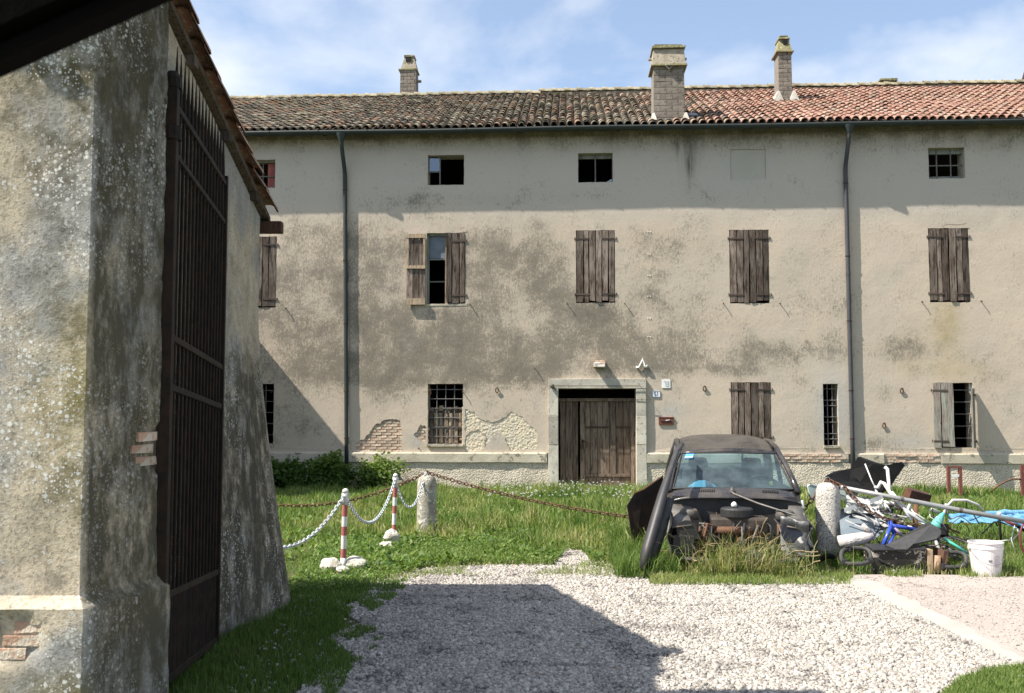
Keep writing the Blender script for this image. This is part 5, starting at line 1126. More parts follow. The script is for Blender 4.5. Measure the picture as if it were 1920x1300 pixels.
# cowl
def cw_(s, t): x = -.745 + 1.49 * s; c = 1 - (2 * s - 1) ** 2; return (x, .79 - .20 * t - .075 * c, .862 - .095 * t ** 1.4 + .025 * c * (1 - t * .3) - .05 * abs(2 * s - 1) ** 6)
m = MB(); m.grid(cw_, 20, 6); m.build('cowl', PAINT, car, smooth=True, solid=.012, fix=False)
for s0 in (.24, .72):
    for k in range(9): p = Vector(cw_(s0 + .014 * k, .42)); MB().box(p + Vector((0, -.004, .008)), (.011, .055, .008), rot=(.4, 0, 0)).build('vent_slot', HOLE, car)
MB().lathe([(.03, 0), (.025, .03), (.012, .06)], 10, (-.02, .60, .845)).build('wiper_spindle', DGREY, car); MB().tube([(-.04, .60, .86), (.0, .56, .83), (.25, .38, .74), (.62, .10, .64)], [.012, .013, .012, .008], 6).build('wiper_arm', DGREY, car)
for sx in (-1, 1): MB().box((sx * .765, .63, .72), (.03, .06, .09), jit=.01).build('hinge_plate', WHITEPAINT, car, bevel=.008)
# rear end: tailgate frame and rear glass
m = MB(); m.tube([(-.56, 2.80, 1.375), (.56, 2.80, 1.375)], .03, 8); m.tube([(-.66, 3.24, .98), (.66, 3.24, .98)], .04, 8); m.build('tailgate_frame', PAINT, car, smooth=True)
loft([[(-.69, 3.27, .98), (.69, 3.27, .98)], [(-.71, 3.42, .70), (.71, 3.42, .70)], [(-.71, 3.46, .30), (.71, 3.46, .30)]], 'tailgate', PAINT, car, solid=.015, smooth=False); MB().tube([(.30, 2.83, 1.36), (.32, 3.21, 1.0)], .014, 6).build('tailgate_strut', BLACKP, car)
m = MB(); m.add([(-.53, 2.84, 1.34), (.53, 2.84, 1.34), (.62, 3.20, 1.01), (-.62, 3.20, 1.01)], [(0, 1, 2, 3)]); m.build('rear_glass', mat_glass('dusty_rear_glass', (.88, .92, .90), .01, .1, .2), car, fix=False)
MB().box((0, 1.9, .26), (1.4, 2.9, .05)).build('floor_pan', BLACKP, car)
# interior
MB().box((0, .95, .80), (1.26, .34, .14), jit=.01).build('dashboard', BLACKP, car, bevel=.04)
for sx in (-1, 1):
    st_ = empty('seat', (sx * .34, 1.75, .30), 0, car)
    loft([[(-.23 * k, -.18 + .0 * t, 0 + .0) for k in (-1, -.5, 0, .5, 1)] for t in (0, 1)], 'cushion_base', SEATM, st_) if False else MB().box((0, -.05, .14), (.48, .50, .16), jit=.01).build('cushion', SEATM, st_, bevel=.05)
    MB().box((0, .22, .48), (.46, .13, .58), rot=(-.2, 0, 0), taper=.86).build('seat_back', SEATM, st_, bevel=.05); MB().box((0, .30, .80), (.27, .10, .17), rot=(-.1, 0, 0), taper=.85).build('headrest', SEATM, st_, bevel=.045)
    for q in (-.06, .06): MB().tube([(q, .28, .68), (q, .29, .78)], .008, 6).build('headrest_post', DGREY, st_)
MB().box((0, 2.5, .62), (1.2, .14, .5), rot=(-.15, 0, 0)).build('rear_bench', SEATM, car, bevel=.04)
sw = empty('steering_wheel', (.36, 1.22, .865), 0, car, rot=(-.95, 0, 0)); MB().tube([(.18 * math.cos(t), .18 * math.sin(t), 0) for t in [2 * math.pi * k / 24 for k in range(24)]], .014, 8, closed=True).build('wheel_rim', BLACKP, sw, smooth=True); MB().box((0, 0, 0), (.34, .05, .02)).build('spoke', BLACKP, sw); MB().tube([(0, 0, 0), (0, 0, -.3)], .03, 8).build('column', BLACKP, sw)
m = MB(); m.grid(lambda s, t: (-.50 + .34 * s, 1.05 + .20 * t, .865 + .08 * math.sin(math.pi * s) * math.sin(math.pi * t) + .02 * nz(s * 5, t * 5)), 10, 8); m.build('blue_cloth', simple('pale_blue_cloth', (.20, .42, .55), (.16, .34, .46), rough=.9, rand=0), car, smooth=True)
# engine bay
loft([[(-.70, .60, .80), (.70, .60, .80)], [(-.70, .58, .25), (.70, .58, .25)]], 'firewall', BLACKP, car, solid=.02, smooth=False)
for sx in (-1, 1):
    lab = None
    loft([[(sx * .60, .58, .70), (sx * .745, .60, .70)], [(sx * .56, .35, .66), (sx * .75, .35, .645)], [(sx * .52, .12, .60), (sx * .74, .12, .575)], [(sx * .50, -.02, .53), (sx * .72, -.02, .50)]], 'inner_wing', DGREY, car, solid=.012)
    MB().lathe([(.105, 0), (.10, .10), (.075, .12), (.06, .10), (.03, .10)], 16, (sx * .52, .30, .56)).build('strut_tower', DGREY, car, smooth=True)
# crumpled front wings
def wing(sx, name, mat, crush, lab, z1):
    def fn(s, t):
        y = -.03 + .64 * s; z = z1 + (.70 - z1) * t; x = .725 + .03 * math.sin(t * 3.1) + crush * nz(s * 3 + sx, t * 3, 2) * (1.2 - s); z += crush * .7 * nz(s * 3, t * 4 + 3, 5) * (1 - s)
        arch = math.exp(-((s - .85) / .35) ** 2) ; z = max(z, .22 + .28 * arch) if t < .3 else z
        return (sx * x, y, z - .09 * (1 - s) * t)
    m = MB(); m.grid(fn, 14, 12); o = m.build(name, mat, car, smooth=True, solid=.008, fix=False); tag(o, lab); return o
wing(-1, 'front_wing', simple('primer_grey_wing', (.24, .235, .21), (.15, .14, .125), rough=.6, scale=6, rand=0), .025, 'bare grey front wing', .20); wing(1, 'front_wing', FADED, .07, 'crumpled scraped front wing', .22)
def fface(sx):
    def fn(s, t): x = .44 + .29 * s; z = .20 + .44 * t - .06 * s * t; return (sx * x, -.03 + .05 * nz(s * 2.3 + sx, t * 2.6, 1) + .05 * (1 - s), z + .02 * nz(s * 4, t * 4, 7))
    m = MB(); m.grid(fn, 10, 12); return m.build('front_corner_panel', FADED if sx > 0 else BLACKP, car, smooth=True, solid=.008, fix=False)
fface(1)
for sx in (-1, 1):                                             # round headlamp shells
    MB().lathe([(.115, 0), (.11, .05), (.085, .11), (.05, .13)], 18, cap=True).build('headlamp_shell', BLACKP if sx < 0 else simple('blue_black_lamp', (.022, .026, .04), rough=.3, bump=0), car, loc=(sx * .555, -.01, .47), rot=(math.pi / 2 * -1, 0, 0))
MB().box((-.60, .02, .30), (.22, .12, .22), jit=.02).build('battery_tray', BLACKP, car, bevel=.01); MB().box((-.50, .06, .40), (.14, .10, .06), jit=.01).build('bracket', DGREY, car, bevel=.008)
MB().lathe([(.175, 0), (.18, .015), (.18, .085), (.165, .10), (.05, .105), (.03, .12)], 24, (.0, .28, .60)).build('air_filter_housing', BLACKP, car, smooth=False); MB().lathe([(.028, 0), (.034, .03), (.02, .05), (.004, .06)], 12, (-.03, .24, .71)).build('white_cap', WHITEPAINT, car, smooth=True)
MB().box((.02, .30, .42), (.62, .34, .34), jit=.03).build('engine_block', simple('oily_engine', (.035, .03, .027), (.09, .075, .06), rough=.6, scale=9, metal=.3, rand=0), car, bevel=.03)
MB().tube([(-.30, .14, .46), (-.05, .08, .47), (.14, .12, .44)], .045, 10).build('exhaust_manifold', RUST, car, smooth=True)
MB().lathe([(.12, 0), (.13, .04), (.12, .16), (.07, .2)], 14, cap=True).build('gearbox', simple('dirty_aluminium', (.10, .095, .09), (.05, .047, .043), rough=.7, metal=.3, scale=9, rand=0), car, loc=(.10, .02, .12), rot=(1.1, 0, .4))
MB().tube([(-.62, -.02, .17), (-.2, -.05, .14), (.2, -.05, .13), (.62, -.01, .18)], .03, 8).build('crossmember', DGREY, car)
for k in range(26):
    x0 = random.uniform(-.5, .5); x1 = x0 + random.uniform(-.25, .25); y0 = random.uniform(.02, .3)
    MB().tube([(x0, y0, random.uniform(.4, .62)), ((x0 + x1) / 2, y0 - .08, random.uniform(.25, .55)), (x1, random.uniform(-.05, .15), random.uniform(.14, .4))], random.uniform(.006, .018), 6).build('hose', random.choice([BLACKP, DGREY, RUST]), car, smooth=True)
# dead stalks and grass growing through the engine bay
n = 3200; P = np.stack([rng.normal(.02, .30, n), rng.uniform(-.28, .30, n)], 1); c, s_ = math.cos(CARY), math.sin(CARY); W_ = np.stack([CARP.x + P[:, 0] * c - P[:, 1] * s_, CARP.y + P[:, 0] * s_ + P[:, 1] * c], 1)
blades('dry_stalks', W_, np.where(rng.random(n) < .30, .46, .22), .009, np.where(rng.random(n) < .6, .72 + .28 * rng.random(n), .40 + .3 * rng.random(n)), 'dry stalks and weeds grown up through the car nose', lean=.8)
P = scatter_poly([(1.4, 10.2), (3.4, 10.2), (3.7, 10.9), (1.5, 10.9)], 5200); blades('grass', P, .05 + .08 * vnoise(P[:, 0], P[:, 1], 2.5, 2), .008, .56 + .3 * (vnoise(P[:, 0], P[:, 1], 2, 7) - .4) + .2 * (rng.random(len(P)) < .15), 'uneven grass in front of the car', lean=.7)
P = scatter_poly([(1.1, 10.6), (1.75, 10.6), (2.3, 13.6), (1.3, 13.6)], 4200); blades('grass', P, .20 + .16 * vnoise(P[:, 0], P[:, 1], 2.5, 12), .010, .42 + .3 * (vnoise(P[:, 0], P[:, 1], 2, 17) - .4), 'tall grass left of the car', lean=.6)
# loose bumper leaning on the car, rusty sheet behind it
bp = empty('car_bumper', (1.62, 10.9, 0)); tag(bp, 'long black bumper leaning against the left side of the car', 'bumper')
path = [at(1204, 1066, 10.66), at(1216, 1024, 10.75), at(1228, 985, 10.85), at(1243, 930, 11.05), at(1258, 880, 11.35), at(1270, 845, 11.7), at(1281, 832, 11.95)]
rows = []
for k, p in enumerate(path):
    t = (path[min(k + 1, 6)] - path[max(k - 1, 0)]).normalized(); sd = t.cross(Vector((0, -1, 0))).normalized(); w_ = .022 + .034 * math.sin(math.pi * min(1, k / 5.0 + .15))
    rows.append([p + sd * w_ * a + Vector((0, b, 0)) for a, b in ((-1, .07), (-.9, -.02), (-.3, -.06), (.4, -.055), (.95, 0), (1, .07))])
wparent(loft(rows, 'shell', simple('bumper_plastic', (.034, .032, .035), (.05, .047, .047), rough=.5, scale=5, rand=0, bump=.1, spec=.4), None, solid=.008), bp)
wparent(loft([[r[4] + Vector((.01, .03, 0)), r[4] + Vector((.10, .10, -.02))] for r in rows[:4]], 'inner_lip', BLACKP, None, solid=.006), bp)
sh = empty('rusty_sheet', (1.6, 12.2, 0)); tag(sh, 'dark rusty metal sheet propped left of the car', 'metal sheet')
A = [at(1176, 948, 12.2), at(1190, 925, 12.25), at(1207, 918, 12.3), at(1243, 893, 12.5), at(1250, 1000, 12.4), at(1190, 1000, 12.15)]; A[4].z = .02; A[5].z = .02
wparent(MB().plate(A, .012).build('sheet', simple('rusty_black_sheet', (.05, .03, .022), (.02, .016, .014), rough=.8, scale=4, rand=0)), sh); wparent(MB().tube([A[1], A[2], A[3]], .012, 6).build('folded_edge', RUST), sh)
# ================================================================== SCRAP HEAP right of the car
BL = simple('black_moulded_plastic', (.005, .005, .0055), (.011, .010, .010), rough=.7, scale=6, rand=0, bump=.15, spec=.15)
WTUBE = simple('white_coated_tube', (.66, .65, .64), (.52, .51, .50), rough=.4, scale=9, rand=.05, bump=.05, spec=.4)
def thing(name, Y, px, label, cat, group=None):
    p = at(px, 1000, Y); e = empty(name, (p.x, Y, 0)); tag(e, label, cat, group); return e
def tb(e, name, pts, r, mat, n=8): return wparent(MB().tube(pts, r, n).build(name, mat, smooth=True), e)
def ground_to(p): return Vector((p.x, p.y, .0))
# black bumper shell lying on top
e = thing('bumper_shell', 12.3, 1600, 'broken black bumper shell with an upturned end on top of the scrap', 'bumper')
def strip3(rows, name, mat, e, th=.012): return wparent(loft(rows, name, mat, None, solid=th, smooth=False), e)
strip3([[at(1543, 912, 12.0), at(1600, 922, 11.95), at(1648, 928, 11.95)], [at(1548, 893, 12.2), at(1592, 903, 12.3), at(1648, 905, 12.35)], [at(1563, 885, 12.35), at(1596, 879, 12.5), at(1640, 880, 12.5)]], 'body', BL, e)
strip3([[at(1594, 882, 12.3), at(1608, 858, 12.25), at(1612, 857, 12.3)], [at(1612, 905, 12.2), at(1636, 870, 12.15), at(1640, 867, 12.2)], [at(1650, 928, 12.1), at(1662, 905, 12.1), at(1664, 874, 12.15)]], 'upturned_end', BL, e)
wparent(MB().plate([at(1655, 874, 12.35), at(1690, 866, 12.4), at(1697, 873, 12.4), at(1668, 915, 12.3), at(1655, 925, 12.2)], .03).build('end_flap', BL), e)
# mint panel behind the bollard
e = thing('mint_panel', 12.35, 1550, 'pale mint plastic panel sticking out behind the white bollard', 'panel')
MINT = simple('pale_mint_plastic', (.50, .60, .58), (.44, .54, .53), rough=.45, scale=4, rand=0, bump=.05)
wparent(MB().plate([at(1515, 912, 12.3), at(1520, 908, 12.3), at(1610, 918, 12.45), at(1606, 937, 12.4), at(1521, 938, 12.3)], .03).build('panel', MINT), e)
wparent(MB().plate([at(1590, 915, 12.25), at(1602, 913, 12.25), at(1608, 922, 12.25), at(1596, 928, 12.25)], .05).build('fitting', WTUBE), e)
wparent(MB().tube([at(1560, 938, 12.4), ground_to(at(1560, 1000, 12.4))], .015, 6).build('leg', DGREY), e)
# grey-blue sheet of an old door glass
e = thing('glass_sheet', 11.75, 1612, 'smoky grey-blue sheet leaning behind the white bollard', 'sheet')
wparent(MB().plate([at(1572, 955, 12.0), at(1650, 948, 12.05), at(1668, 985, 11.7), at(1640, 1012, 11.55), at(1578, 1015, 11.6)], .012).build('sheet', simple('smoky_blue_sheet', (.11, .14, .17), (.17, .20, .225), rough=.28, scale=2.5, rand=0, bump=.03, spec=.5)), e)
# long pole
e = thing('metal_pole', 11.6, 1750, 'long grey metal pole lying aslant across the scrap heap', 'pole')
tb(e, 'pole', [at(1576, 914, 11.75), at(1690, 936, 11.6), at(1800, 957, 11.5), at(1950, 984, 11.4)], .028, simple('galvanised_pole', (.34, .34, .34), (.26, .26, .255), rough=.5, scale=8, metal=.4, rand=0, bump=.1), 10)
for px, py in ((1690, 936), (1800, 957)): wparent(MB().tube([at(px - 3, py - .6, 11.6 - (px - 1690) * .0009), at(px + 3, py + .6, 11.6 - (px - 1690) * .0009)], .034, 10).build('clamp', DGREY), e)
# white folding rack
e = thing('clothes_rack', 11.7, 1680, 'bent white tubular clothes rack tangled in the scrap', 'rack')
for pts, r in (([(1622, 870, 12.0), (1634, 900, 11.95), (1641, 915, 11.9)], .008), ([(1641, 914, 11.9), (1647, 914, 11.85), (1652, 904, 11.85), (1658, 907, 11.8), (1674, 932, 11.7), (1700, 958, 11.6), (1742, 988, 11.5)], .021), ([(1659, 876, 12.0), (1664, 880, 11.98), (1666, 900, 11.9), (1668, 924, 11.8)], .021),
               ([(1672, 923, 11.75), (1690, 945, 11.65), (1708, 976, 11.55)], .018), ([(1642, 918, 11.9), (1650, 940, 11.85), (1657, 952, 11.8)], .012)): tb(e, 'tube', [at(*p) for p in pts], r, WTUBE)
tb(e, 'leg', [at(1742, 988, 11.5), ground_to(at(1775, 1010, 11.45))], .02, WTUBE)
# slats
e = thing('slat_bundle', 11.6, 1625, 'white and grey slats fanned out over the smoky sheet', 'slats')
for a, b, w, mt in (((1583, 957), (1655, 932), .05, simple('grey_slat', (.36, .38, .40), bump=.05, rand=0, rough=.45)), ((1602, 956), (1664, 990), .016, WTUBE), ((1612, 950), (1662, 978), .03, WTUBE), ((1598, 966), (1670, 987), .028, WTUBE), ((1622, 944), (1658, 968), .022, WTUBE), ((1588, 930), (1632, 944), .05, WTUBE), ((1650, 925), (1700, 950), .014, WTUBE), ((1585, 975), (1640, 1000), .012, WTUBE), ((1640, 958), (1712, 972), .012, WTUBE), ((1700, 952), (1760, 990), .013, WTUBE), ((1610, 925), (1645, 975), .012, WTUBE)):
    p, q = at(a[0], a[1], 11.75), at(b[0], b[1], 11.6); n_ = Vector((0, 0, 1)); wparent(MB().plate([p - n_ * w / 2, q - n_ * w / 2, q + n_ * w / 2, p + n_ * w / 2], .012).build('slat', mt), e)
# rolled white tube
e = thing('rolled_mat', 11.45, 1600, 'dirty white rolled-up mat beside the white bollard', 'roll')
ROLL = simple('dirty_white_roll', (.56, .52, .50), (.40, .36, .35), rough=.8, scale=9, rand=0, bump=.8, bscale=14, bdist=.04)
tb(e, 'roll', [at(1572, 1017, 11.45), at(1600, 1013, 11.42), at(1625, 1008, 11.4), at(1638, 1003, 11.38)], [.072, .075, .066, .045], ROLL, 12); tb(e, 'arm', [at(1636, 1003, 11.38), at(1627, 994, 11.38), at(1617, 985, 11.38)], .03, ROLL, 8)
# engine lump
e = thing('derailleur_scrap', 11.65, 1668, 'tangle of black and rusty machine parts under the long pole', 'scrap')
for k in range(12):
    p = at(random.uniform(1645, 1700), random.uniform(942, 985), random.uniform(11.6, 11.85)); wparent(MB().lathe([(.02, 0), (.045, .01), (.045, .03), (.018, .04)], 9).build('sprocket', random.choice([BL, DGREY, RUST, CHROME]), loc=p, rot=(random.uniform(0, 3), random.uniform(0, 3), 0)), e)
for k in range(7): p = at(random.uniform(1650, 1700), random.uniform(940, 975), 11.7); q = at(random.uniform(1650, 1705), random.uniform(955, 990), 11.65); tb(e, 'rod', [p, q], .009, random.choice([BL, RUST, DGREY]), 6)
wparent(MB().box(at(1720, 930, 12.1), (.26, .16, .12), rot=(.2, .25, .1)).build('box_lid', simple('brown_black_box', (.12, .05, .03), (.02, .017, .016), scale=3, rand=0)), e); tb(e, 'strut', [at(1718, 940, 12.0), ground_to(at(1712, 1000, 11.9))], .03, RUST, 6)
# bicycles
def wheel_(e, c, R, nrm, rim, name='wheel', tyre=True, spokes=18):
    w = empty(name, (0, 0, 0)); w.parent = e; w.matrix_parent_inverse = Matrix.Translation(e.location).inverted(); c = Vector(c); nrm = Vector(nrm).normalized(); u = nrm.cross(Vector((0, 0, 1))).normalized(); v = u.cross(nrm)
    ring = lambda r: [c + (u * math.cos(t) + v * math.sin(t)) * r for t in [2 * math.pi * k / 32 for k in range(32)]]
    if tyre: MB().tube(ring(R), .017, 6, closed=True).build('tyre', simple('bike_tyre', (.02, .02, .02), rough=.8), w, smooth=True)
    MB().tube(ring(R - .022), .011, 6, closed=True).build('rim', rim, w, smooth=True); MB().tube([c - nrm * .04, c + nrm * .04], .02, 8).build('hub', CHROME, w)
    for k in range(spokes): t = 2 * math.pi * k / spokes; MB().tube([c + nrm * (.03 if k % 2 else -.03), c + (u * math.cos(t) + v * math.sin(t)) * (R - .025)], .0015, 3).build('spoke', CHROME, w)
    return w
BLU = simple('bright_blue_frame', (.035, .075, .42), (.03, .06, .34), rough=.3, bump=0, rand=0, spec=.5); PNK = simple('pink_decal_tube', (.55, .36, .48), (.40, .34, .5), rough=.4, bump=0, rand=0)
e = thing('bicycle', 11.35, 1690, 'bright blue bicycle frame half buried under the charcoal board', 'bicycle', 'junked bicycles')
for nm, pts, r, mt in (('down_tube', [(1656, 1022, 11.2), (1664, 1003, 11.25), (1671, 984, 11.3)], .022, BLU), ('head_tube', [(1668, 977, 11.32), (1677, 1000, 11.3)], .026, BLU), ('top_tube', [(1672, 986, 11.3), (1700, 990, 11.35), (1735, 997, 11.4)], .022, BLU), ('fork', [(1677, 1000, 11.3), (1668, 1020, 11.2), (1660, 1040, 11.15)], .018, BLU), ('seat_tube', [(1676, 990, 11.3), (1695, 1008, 11.35)], .019, PNK), ('cable', [(1668, 975, 11.3), (1650, 985, 11.25), (1640, 1005, 11.2), (1650, 1020, 11.2)], .005, BL)):
    tb(e, nm, [at(*p) for p in pts], r, mt)
wheel_(e, at(1655, 1045, 11.15) * 1.0, .20, (.5, -.3, .9), DGREY, spokes=10)
GRNB = simple('mint_green_frame', (.10, .50, .37), (.07, .40, .32), rough=.3, bump=0, rand=0, spec=.5); TEAL = simple('teal_saddle', (.13, .42, .37), (.10, .34, .31), rough=.5, rand=0, bump=.05)
e = thing('bicycle', 11.5, 1785, 'mint green bicycle with a teal saddle and white handlebar lying in the grass', 'bicycle', 'junked bicycles')
wparent(MB().tube([at(1754, 992, 11.4), at(1759, 978, 11.45), at(1766, 967, 11.5), at(1770, 962, 11.5)], [.07, .055, .03, .018], 12).build('saddle', TEAL, smooth=True), e); tb(e, 'seat_post', [at(1770, 964, 11.5), at(1774, 945, 11.55)], .014, WTUBE); wparent(MB().tube([at(1768, 985, 11.4), at(1770, 1005, 11.35)], [.06, .05], 10).build('saddle_back', BL), e)
for nm, pts, r, mt in (('frame_tube', [(1770, 1010, 11.3), (1790, 1022, 11.25), (1814, 1038, 11.2)], .016, GRNB), ('chain_stay', [(1768, 1037, 11.2), (1814, 1038, 11.2)], .010, GRNB), ('handlebar', [(1764, 952, 11.6), (1778, 947, 11.6), (1786, 938, 11.6), (1812, 938, 11.6), (1834, 947, 11.65), (1846, 962, 11.7)], .014, WTUBE), ('brake_cable', [(1742, 955, 11.6), (1744, 970, 11.55), (1760, 978, 11.5)], .005, WTUBE), ('stem', [(1774, 945, 11.55), (1777, 965, 11.5)], .014, CHROME), ('crank', [(1772, 985, 11.5), (1782, 992, 11.5), (1800, 1000, 11.45)], .012, RUST), ('grip', [(1746, 955, 11.6), (1762, 962, 11.6)], .018, WTUBE)):
    tb(e, nm, [at(*p) for p in pts], r, mt)
wheel_(e, at(1800, 1030, 11.6), .25, (.15, -.45, .9), DGREY, spokes=12); wheel_(e, at(1752, 1042, 11.7), .24, (-.2, -.35, .9), DGREY, spokes=12)
MAR = simple('maroon_rim_paint', (.19, .035, .04), (.15, .03, .035), rough=.4, bump=0, rand=0)
e = thing('bicycle', 11.5, 1905, 'dark red bicycle with an upright wheel at the right edge', 'bicycle', 'junked bicycles')
p = at(1955, 1010, 11.45); wheel_(e, (p.x, p.y, .31), .325, (.25, -1, .1), MAR, spokes=20, tyre=False)
for nm, pts, r, mt in (('fork', [(1872, 968, 11.6), (1890, 980, 11.55), (1905, 985, 11.5)], .016, MAR), ('steering_tube', [(1873, 962, 11.6), (1876, 1000, 11.6), (1878, 1020, 11.6)], .014, BL), ('bell', [(1873, 960, 11.6), (1874, 967, 11.6)], .022, WTUBE), ('down_tube', [(1905, 985, 11.5), (1945, 1010, 11.4)], .018, BL), ('cable', [(1906, 985, 11.5), (1910, 1000, 11.5), (1900, 1012, 11.5), (1870, 1015, 11.5), (1848, 1013, 11.5)], .006, WTUBE), ('cable', [(1903, 985, 11.5), (1896, 1010, 11.48), (1904, 1036, 11.46)], .006, WTUBE)):
    tb(e, nm, [at(*p) for p in pts], r, mt)
# charcoal board, dark cabinet, plastic shrouds
e = thing('charcoal_board', 11.15, 1710, 'charcoal felt-covered shelf board lying on the dark cabinet', 'board')
wparent(MB().plate([at(1660, 1022, 11.05), at(1738, 980, 11.3), at(1748, 983, 11.3), at(1765, 994, 11.25), at(1764, 1002, 11.2), at(1755, 1011, 11.1), at(1712, 1020, 11.0), at(1704, 1028, 10.95), at(1692, 1034, 10.95), at(1684, 1032, 10.95)], .022).build('board', simple('charcoal_felt', (.055, .055, .056), (.04, .04, .041), rough=.9, scale=20, rand=0, bump=.3)), e)
e = thing('cabinet', 11.0, 1690, 'dark flaking radiogram cabinet with a pale wooden end on the ground', 'cabinet')
p, q = at(1636, 1066, 11.0), at(1736, 1066, 11.0); W_ = (q - p).length; c_ = (p + q) / 2; Hc = .25
CAB = simple('flaking_dark_veneer', (.022, .019, .017), (.035, .03, .027), rough=.7, scale=8, rand=0, spots=(16, .57, (.36, .32, .27)), bump=.5)
wparent(MB().box((c_.x, c_.y + .12, Hc / 2 + .01), (W_, .30, Hc), rot=(0, .0, 0), jit=.008).build('body', CAB, bevel=.006), e); wparent(MB().box((q.x + .035, q.y + .10, Hc / 2 + .01), (.055, .28, Hc + .02), jit=.006).build('end_panel', simple('raw_pine', (.42, .31, .20), (.34, .24, .15), rough=.8, stretch=(1, 1, .2), rand=0), bevel=.004), e)
wparent(MB().tube([(q.x + .11, q.y - .02, .02), (q.x + .12, q.y, .2)], .045, 10).build('pipe_stub', simple('clay_pipe', (.40, .26, .18), (.30, .19, .13), rand=0), smooth=True), e); wparent(MB().box((q.x + .19, q.y + .1, .13), (.05, .26, .26), rot=(0, .15, 0), jit=.01).build('torn_panel', simple('rusty_brown_panel', (.13, .065, .04), (.06, .04, .03), rand=0)), e)
wparent(MB().plate([(p.x, p.y - .05, .255), (q.x, q.y - .05, .262), (q.x, q.y + .25, .29), (p.x, p.y + .25, .285)], .012).build('lid', simple('dark_lid_edge', (.03, .03, .033), rough=.5, rand=0)), e)
def ringframe(cx, cy, rx, ry, Y, lab):
    e = thing('fan_shroud', Y, cx, lab, 'fan shroud', 'black plastic fan shrouds'); pts = []
    for k in range(22): t = 2 * math.pi * k / 22; pts.append(at(cx + rx * math.copysign(abs(math.cos(t)) ** .7, math.cos(t)), cy + ry * math.copysign(abs(math.sin(t)) ** .7, math.sin(t)), Y + .12 * -math.sin(t)))
    wparent(MB().tube(pts, .024, 8, closed=True).build('ring', simple('dusty_black_plastic', (.035, .034, .034), (.065, .062, .06), rough=.7, scale=9, rand=0), smooth=True), e)
    for t in (.6, 2.4, 4.4): wparent(MB().box(pts[int(t / 6.283 * 22)], (.07, .05, .06), jit=.015).build('lug', BLACKP, bevel=.008), e)
ringframe(1605, 1043, 28, 15, 11.0, 'dusty black plastic shroud left of the dark cabinet'); ringframe(1787, 1050, 25, 14, 11.05, 'dusty black plastic shroud right of the dark cabinet')
e = thing('tyre_scrap', 11.3, 1552, 'curl of black rubber at the foot of the white bollard', 'tyre piece'); p = at(1552, 1050, 11.45)
wparent(MB().tube([(p.x - .17 + .34 * k / 10, p.y - .05, .02 + .12 * math.sin(math.pi * k / 10)) for k in range(11)], .03, 8).build('rubber', BL, smooth=True), e)
# bucket
p = gnd(1850, 1080); e = empty('bucket', p); tag(e, 'white plastic paint bucket on the edge of the pavement', 'bucket')
WB = simple('white_bucket_plastic', (.72, .68, .67), (.62, .58, .57), rough=.4, scale=5, rand=0, bump=.03, spec=.4); Rb, Rt, Hb = .142, .176, .365
m = MB(); m.lathe([(Rb * .9, 0), (Rb, .01), (Rt * .975, Hb - .07), (Rt * 1.01, Hb - .068), (Rt * 1.01, Hb - .045), (Rt * .985, Hb - .044), (Rt * .99, Hb - .012), (Rt * 1.03, Hb - .01), (Rt * 1.03, Hb), (Rt * .97, Hb), (Rt * .95, Hb - .03), (Rb * .92, .02), (.01, .018)], 36, cap=False); m.build('shell', WB, e, smooth=False)
m = MB(); m.tube([(Rt * 1.03 * math.cos(t), -Rt * 1.03 * abs(math.sin(t)) - .005, Hb - .06 - .17 * abs(math.sin(t)) ** 1.0) for t in [math.pi * k / 14 - .0 for k in range(15)]], .003, 5); m.build('bail_handle', CHROME, e)
for sx in (-1, 1): MB().lathe([(.02, 0), (.02, .012)], 10).build('handle_boss', WB, e, loc=(sx * Rt * 1.0, 0, Hb - .06), rot=(0, sx * math.pi / 2, 0))
rr = Rb + (Rt - Rb) * .45; m = MB(); m.grid(lambda s, t: ((rr + .002 + .012 * t) * math.sin(-.28 + .22 * s), -(rr + .003 + .004 * t) * math.cos(-.28 + .22 * s), .165 + .022 * t), 4, 1); m.build('label', simple('grey_print', (.22, .23, .25), bump=0, rand=0), e)
m = MB(); m.grid(lambda s, t: ((rr + .004 + .004 * t) * math.sin(.12 + .35 * s), -(rr + .004 + .012 * t) * math.cos(.12 + .35 * s), .11 + .12 * t), 4, 2); m.build('label', simple('pale_label', (.66, .62, .63), bump=0, rand=0), e)
# blue tarpaulin
e = thing('tarpaulin', 12.2, 1880, 'light blue plastic tarpaulin trailing across the grass at right', 'tarpaulin')
TARP = simple('sky_blue_tarp', (.075, .22, .38), (.14, .31, .47), rough=.4, scale=5, rand=0, bump=.6, bscale=7, bdist=.05)
def tarp(s, t):
    px = 1782 + 260 * s; top = 968 - 14 * s; bot = 980 + 60 * max(0, (s - .38)) ** .8; py = top + (bot - top) * t; p = at(px, py, 12.6 - .5 * t); p.y += .16 * nz(s * 14, t * 4, 1) + .05 * nz(s * 31, t * 7, 5); p.z += .05 * nz(s * 13, t * 5, 3); p.z = max(p.z, .03); return p
m = MB(); m.grid(tarp, 50, 12); wparent(m.build('sheet', TARP, smooth=True, solid=.006, fix=False), e); tb(e, 'rolled_edge', [at(1780 + 13 * k, 968 - .7 * k + 5 * nz(k * .7, 3), 12.55) for k in range(21)], [.03 + .025 * abs(nz(k * .9, 7)) for k in range(21)], TARP, 10)
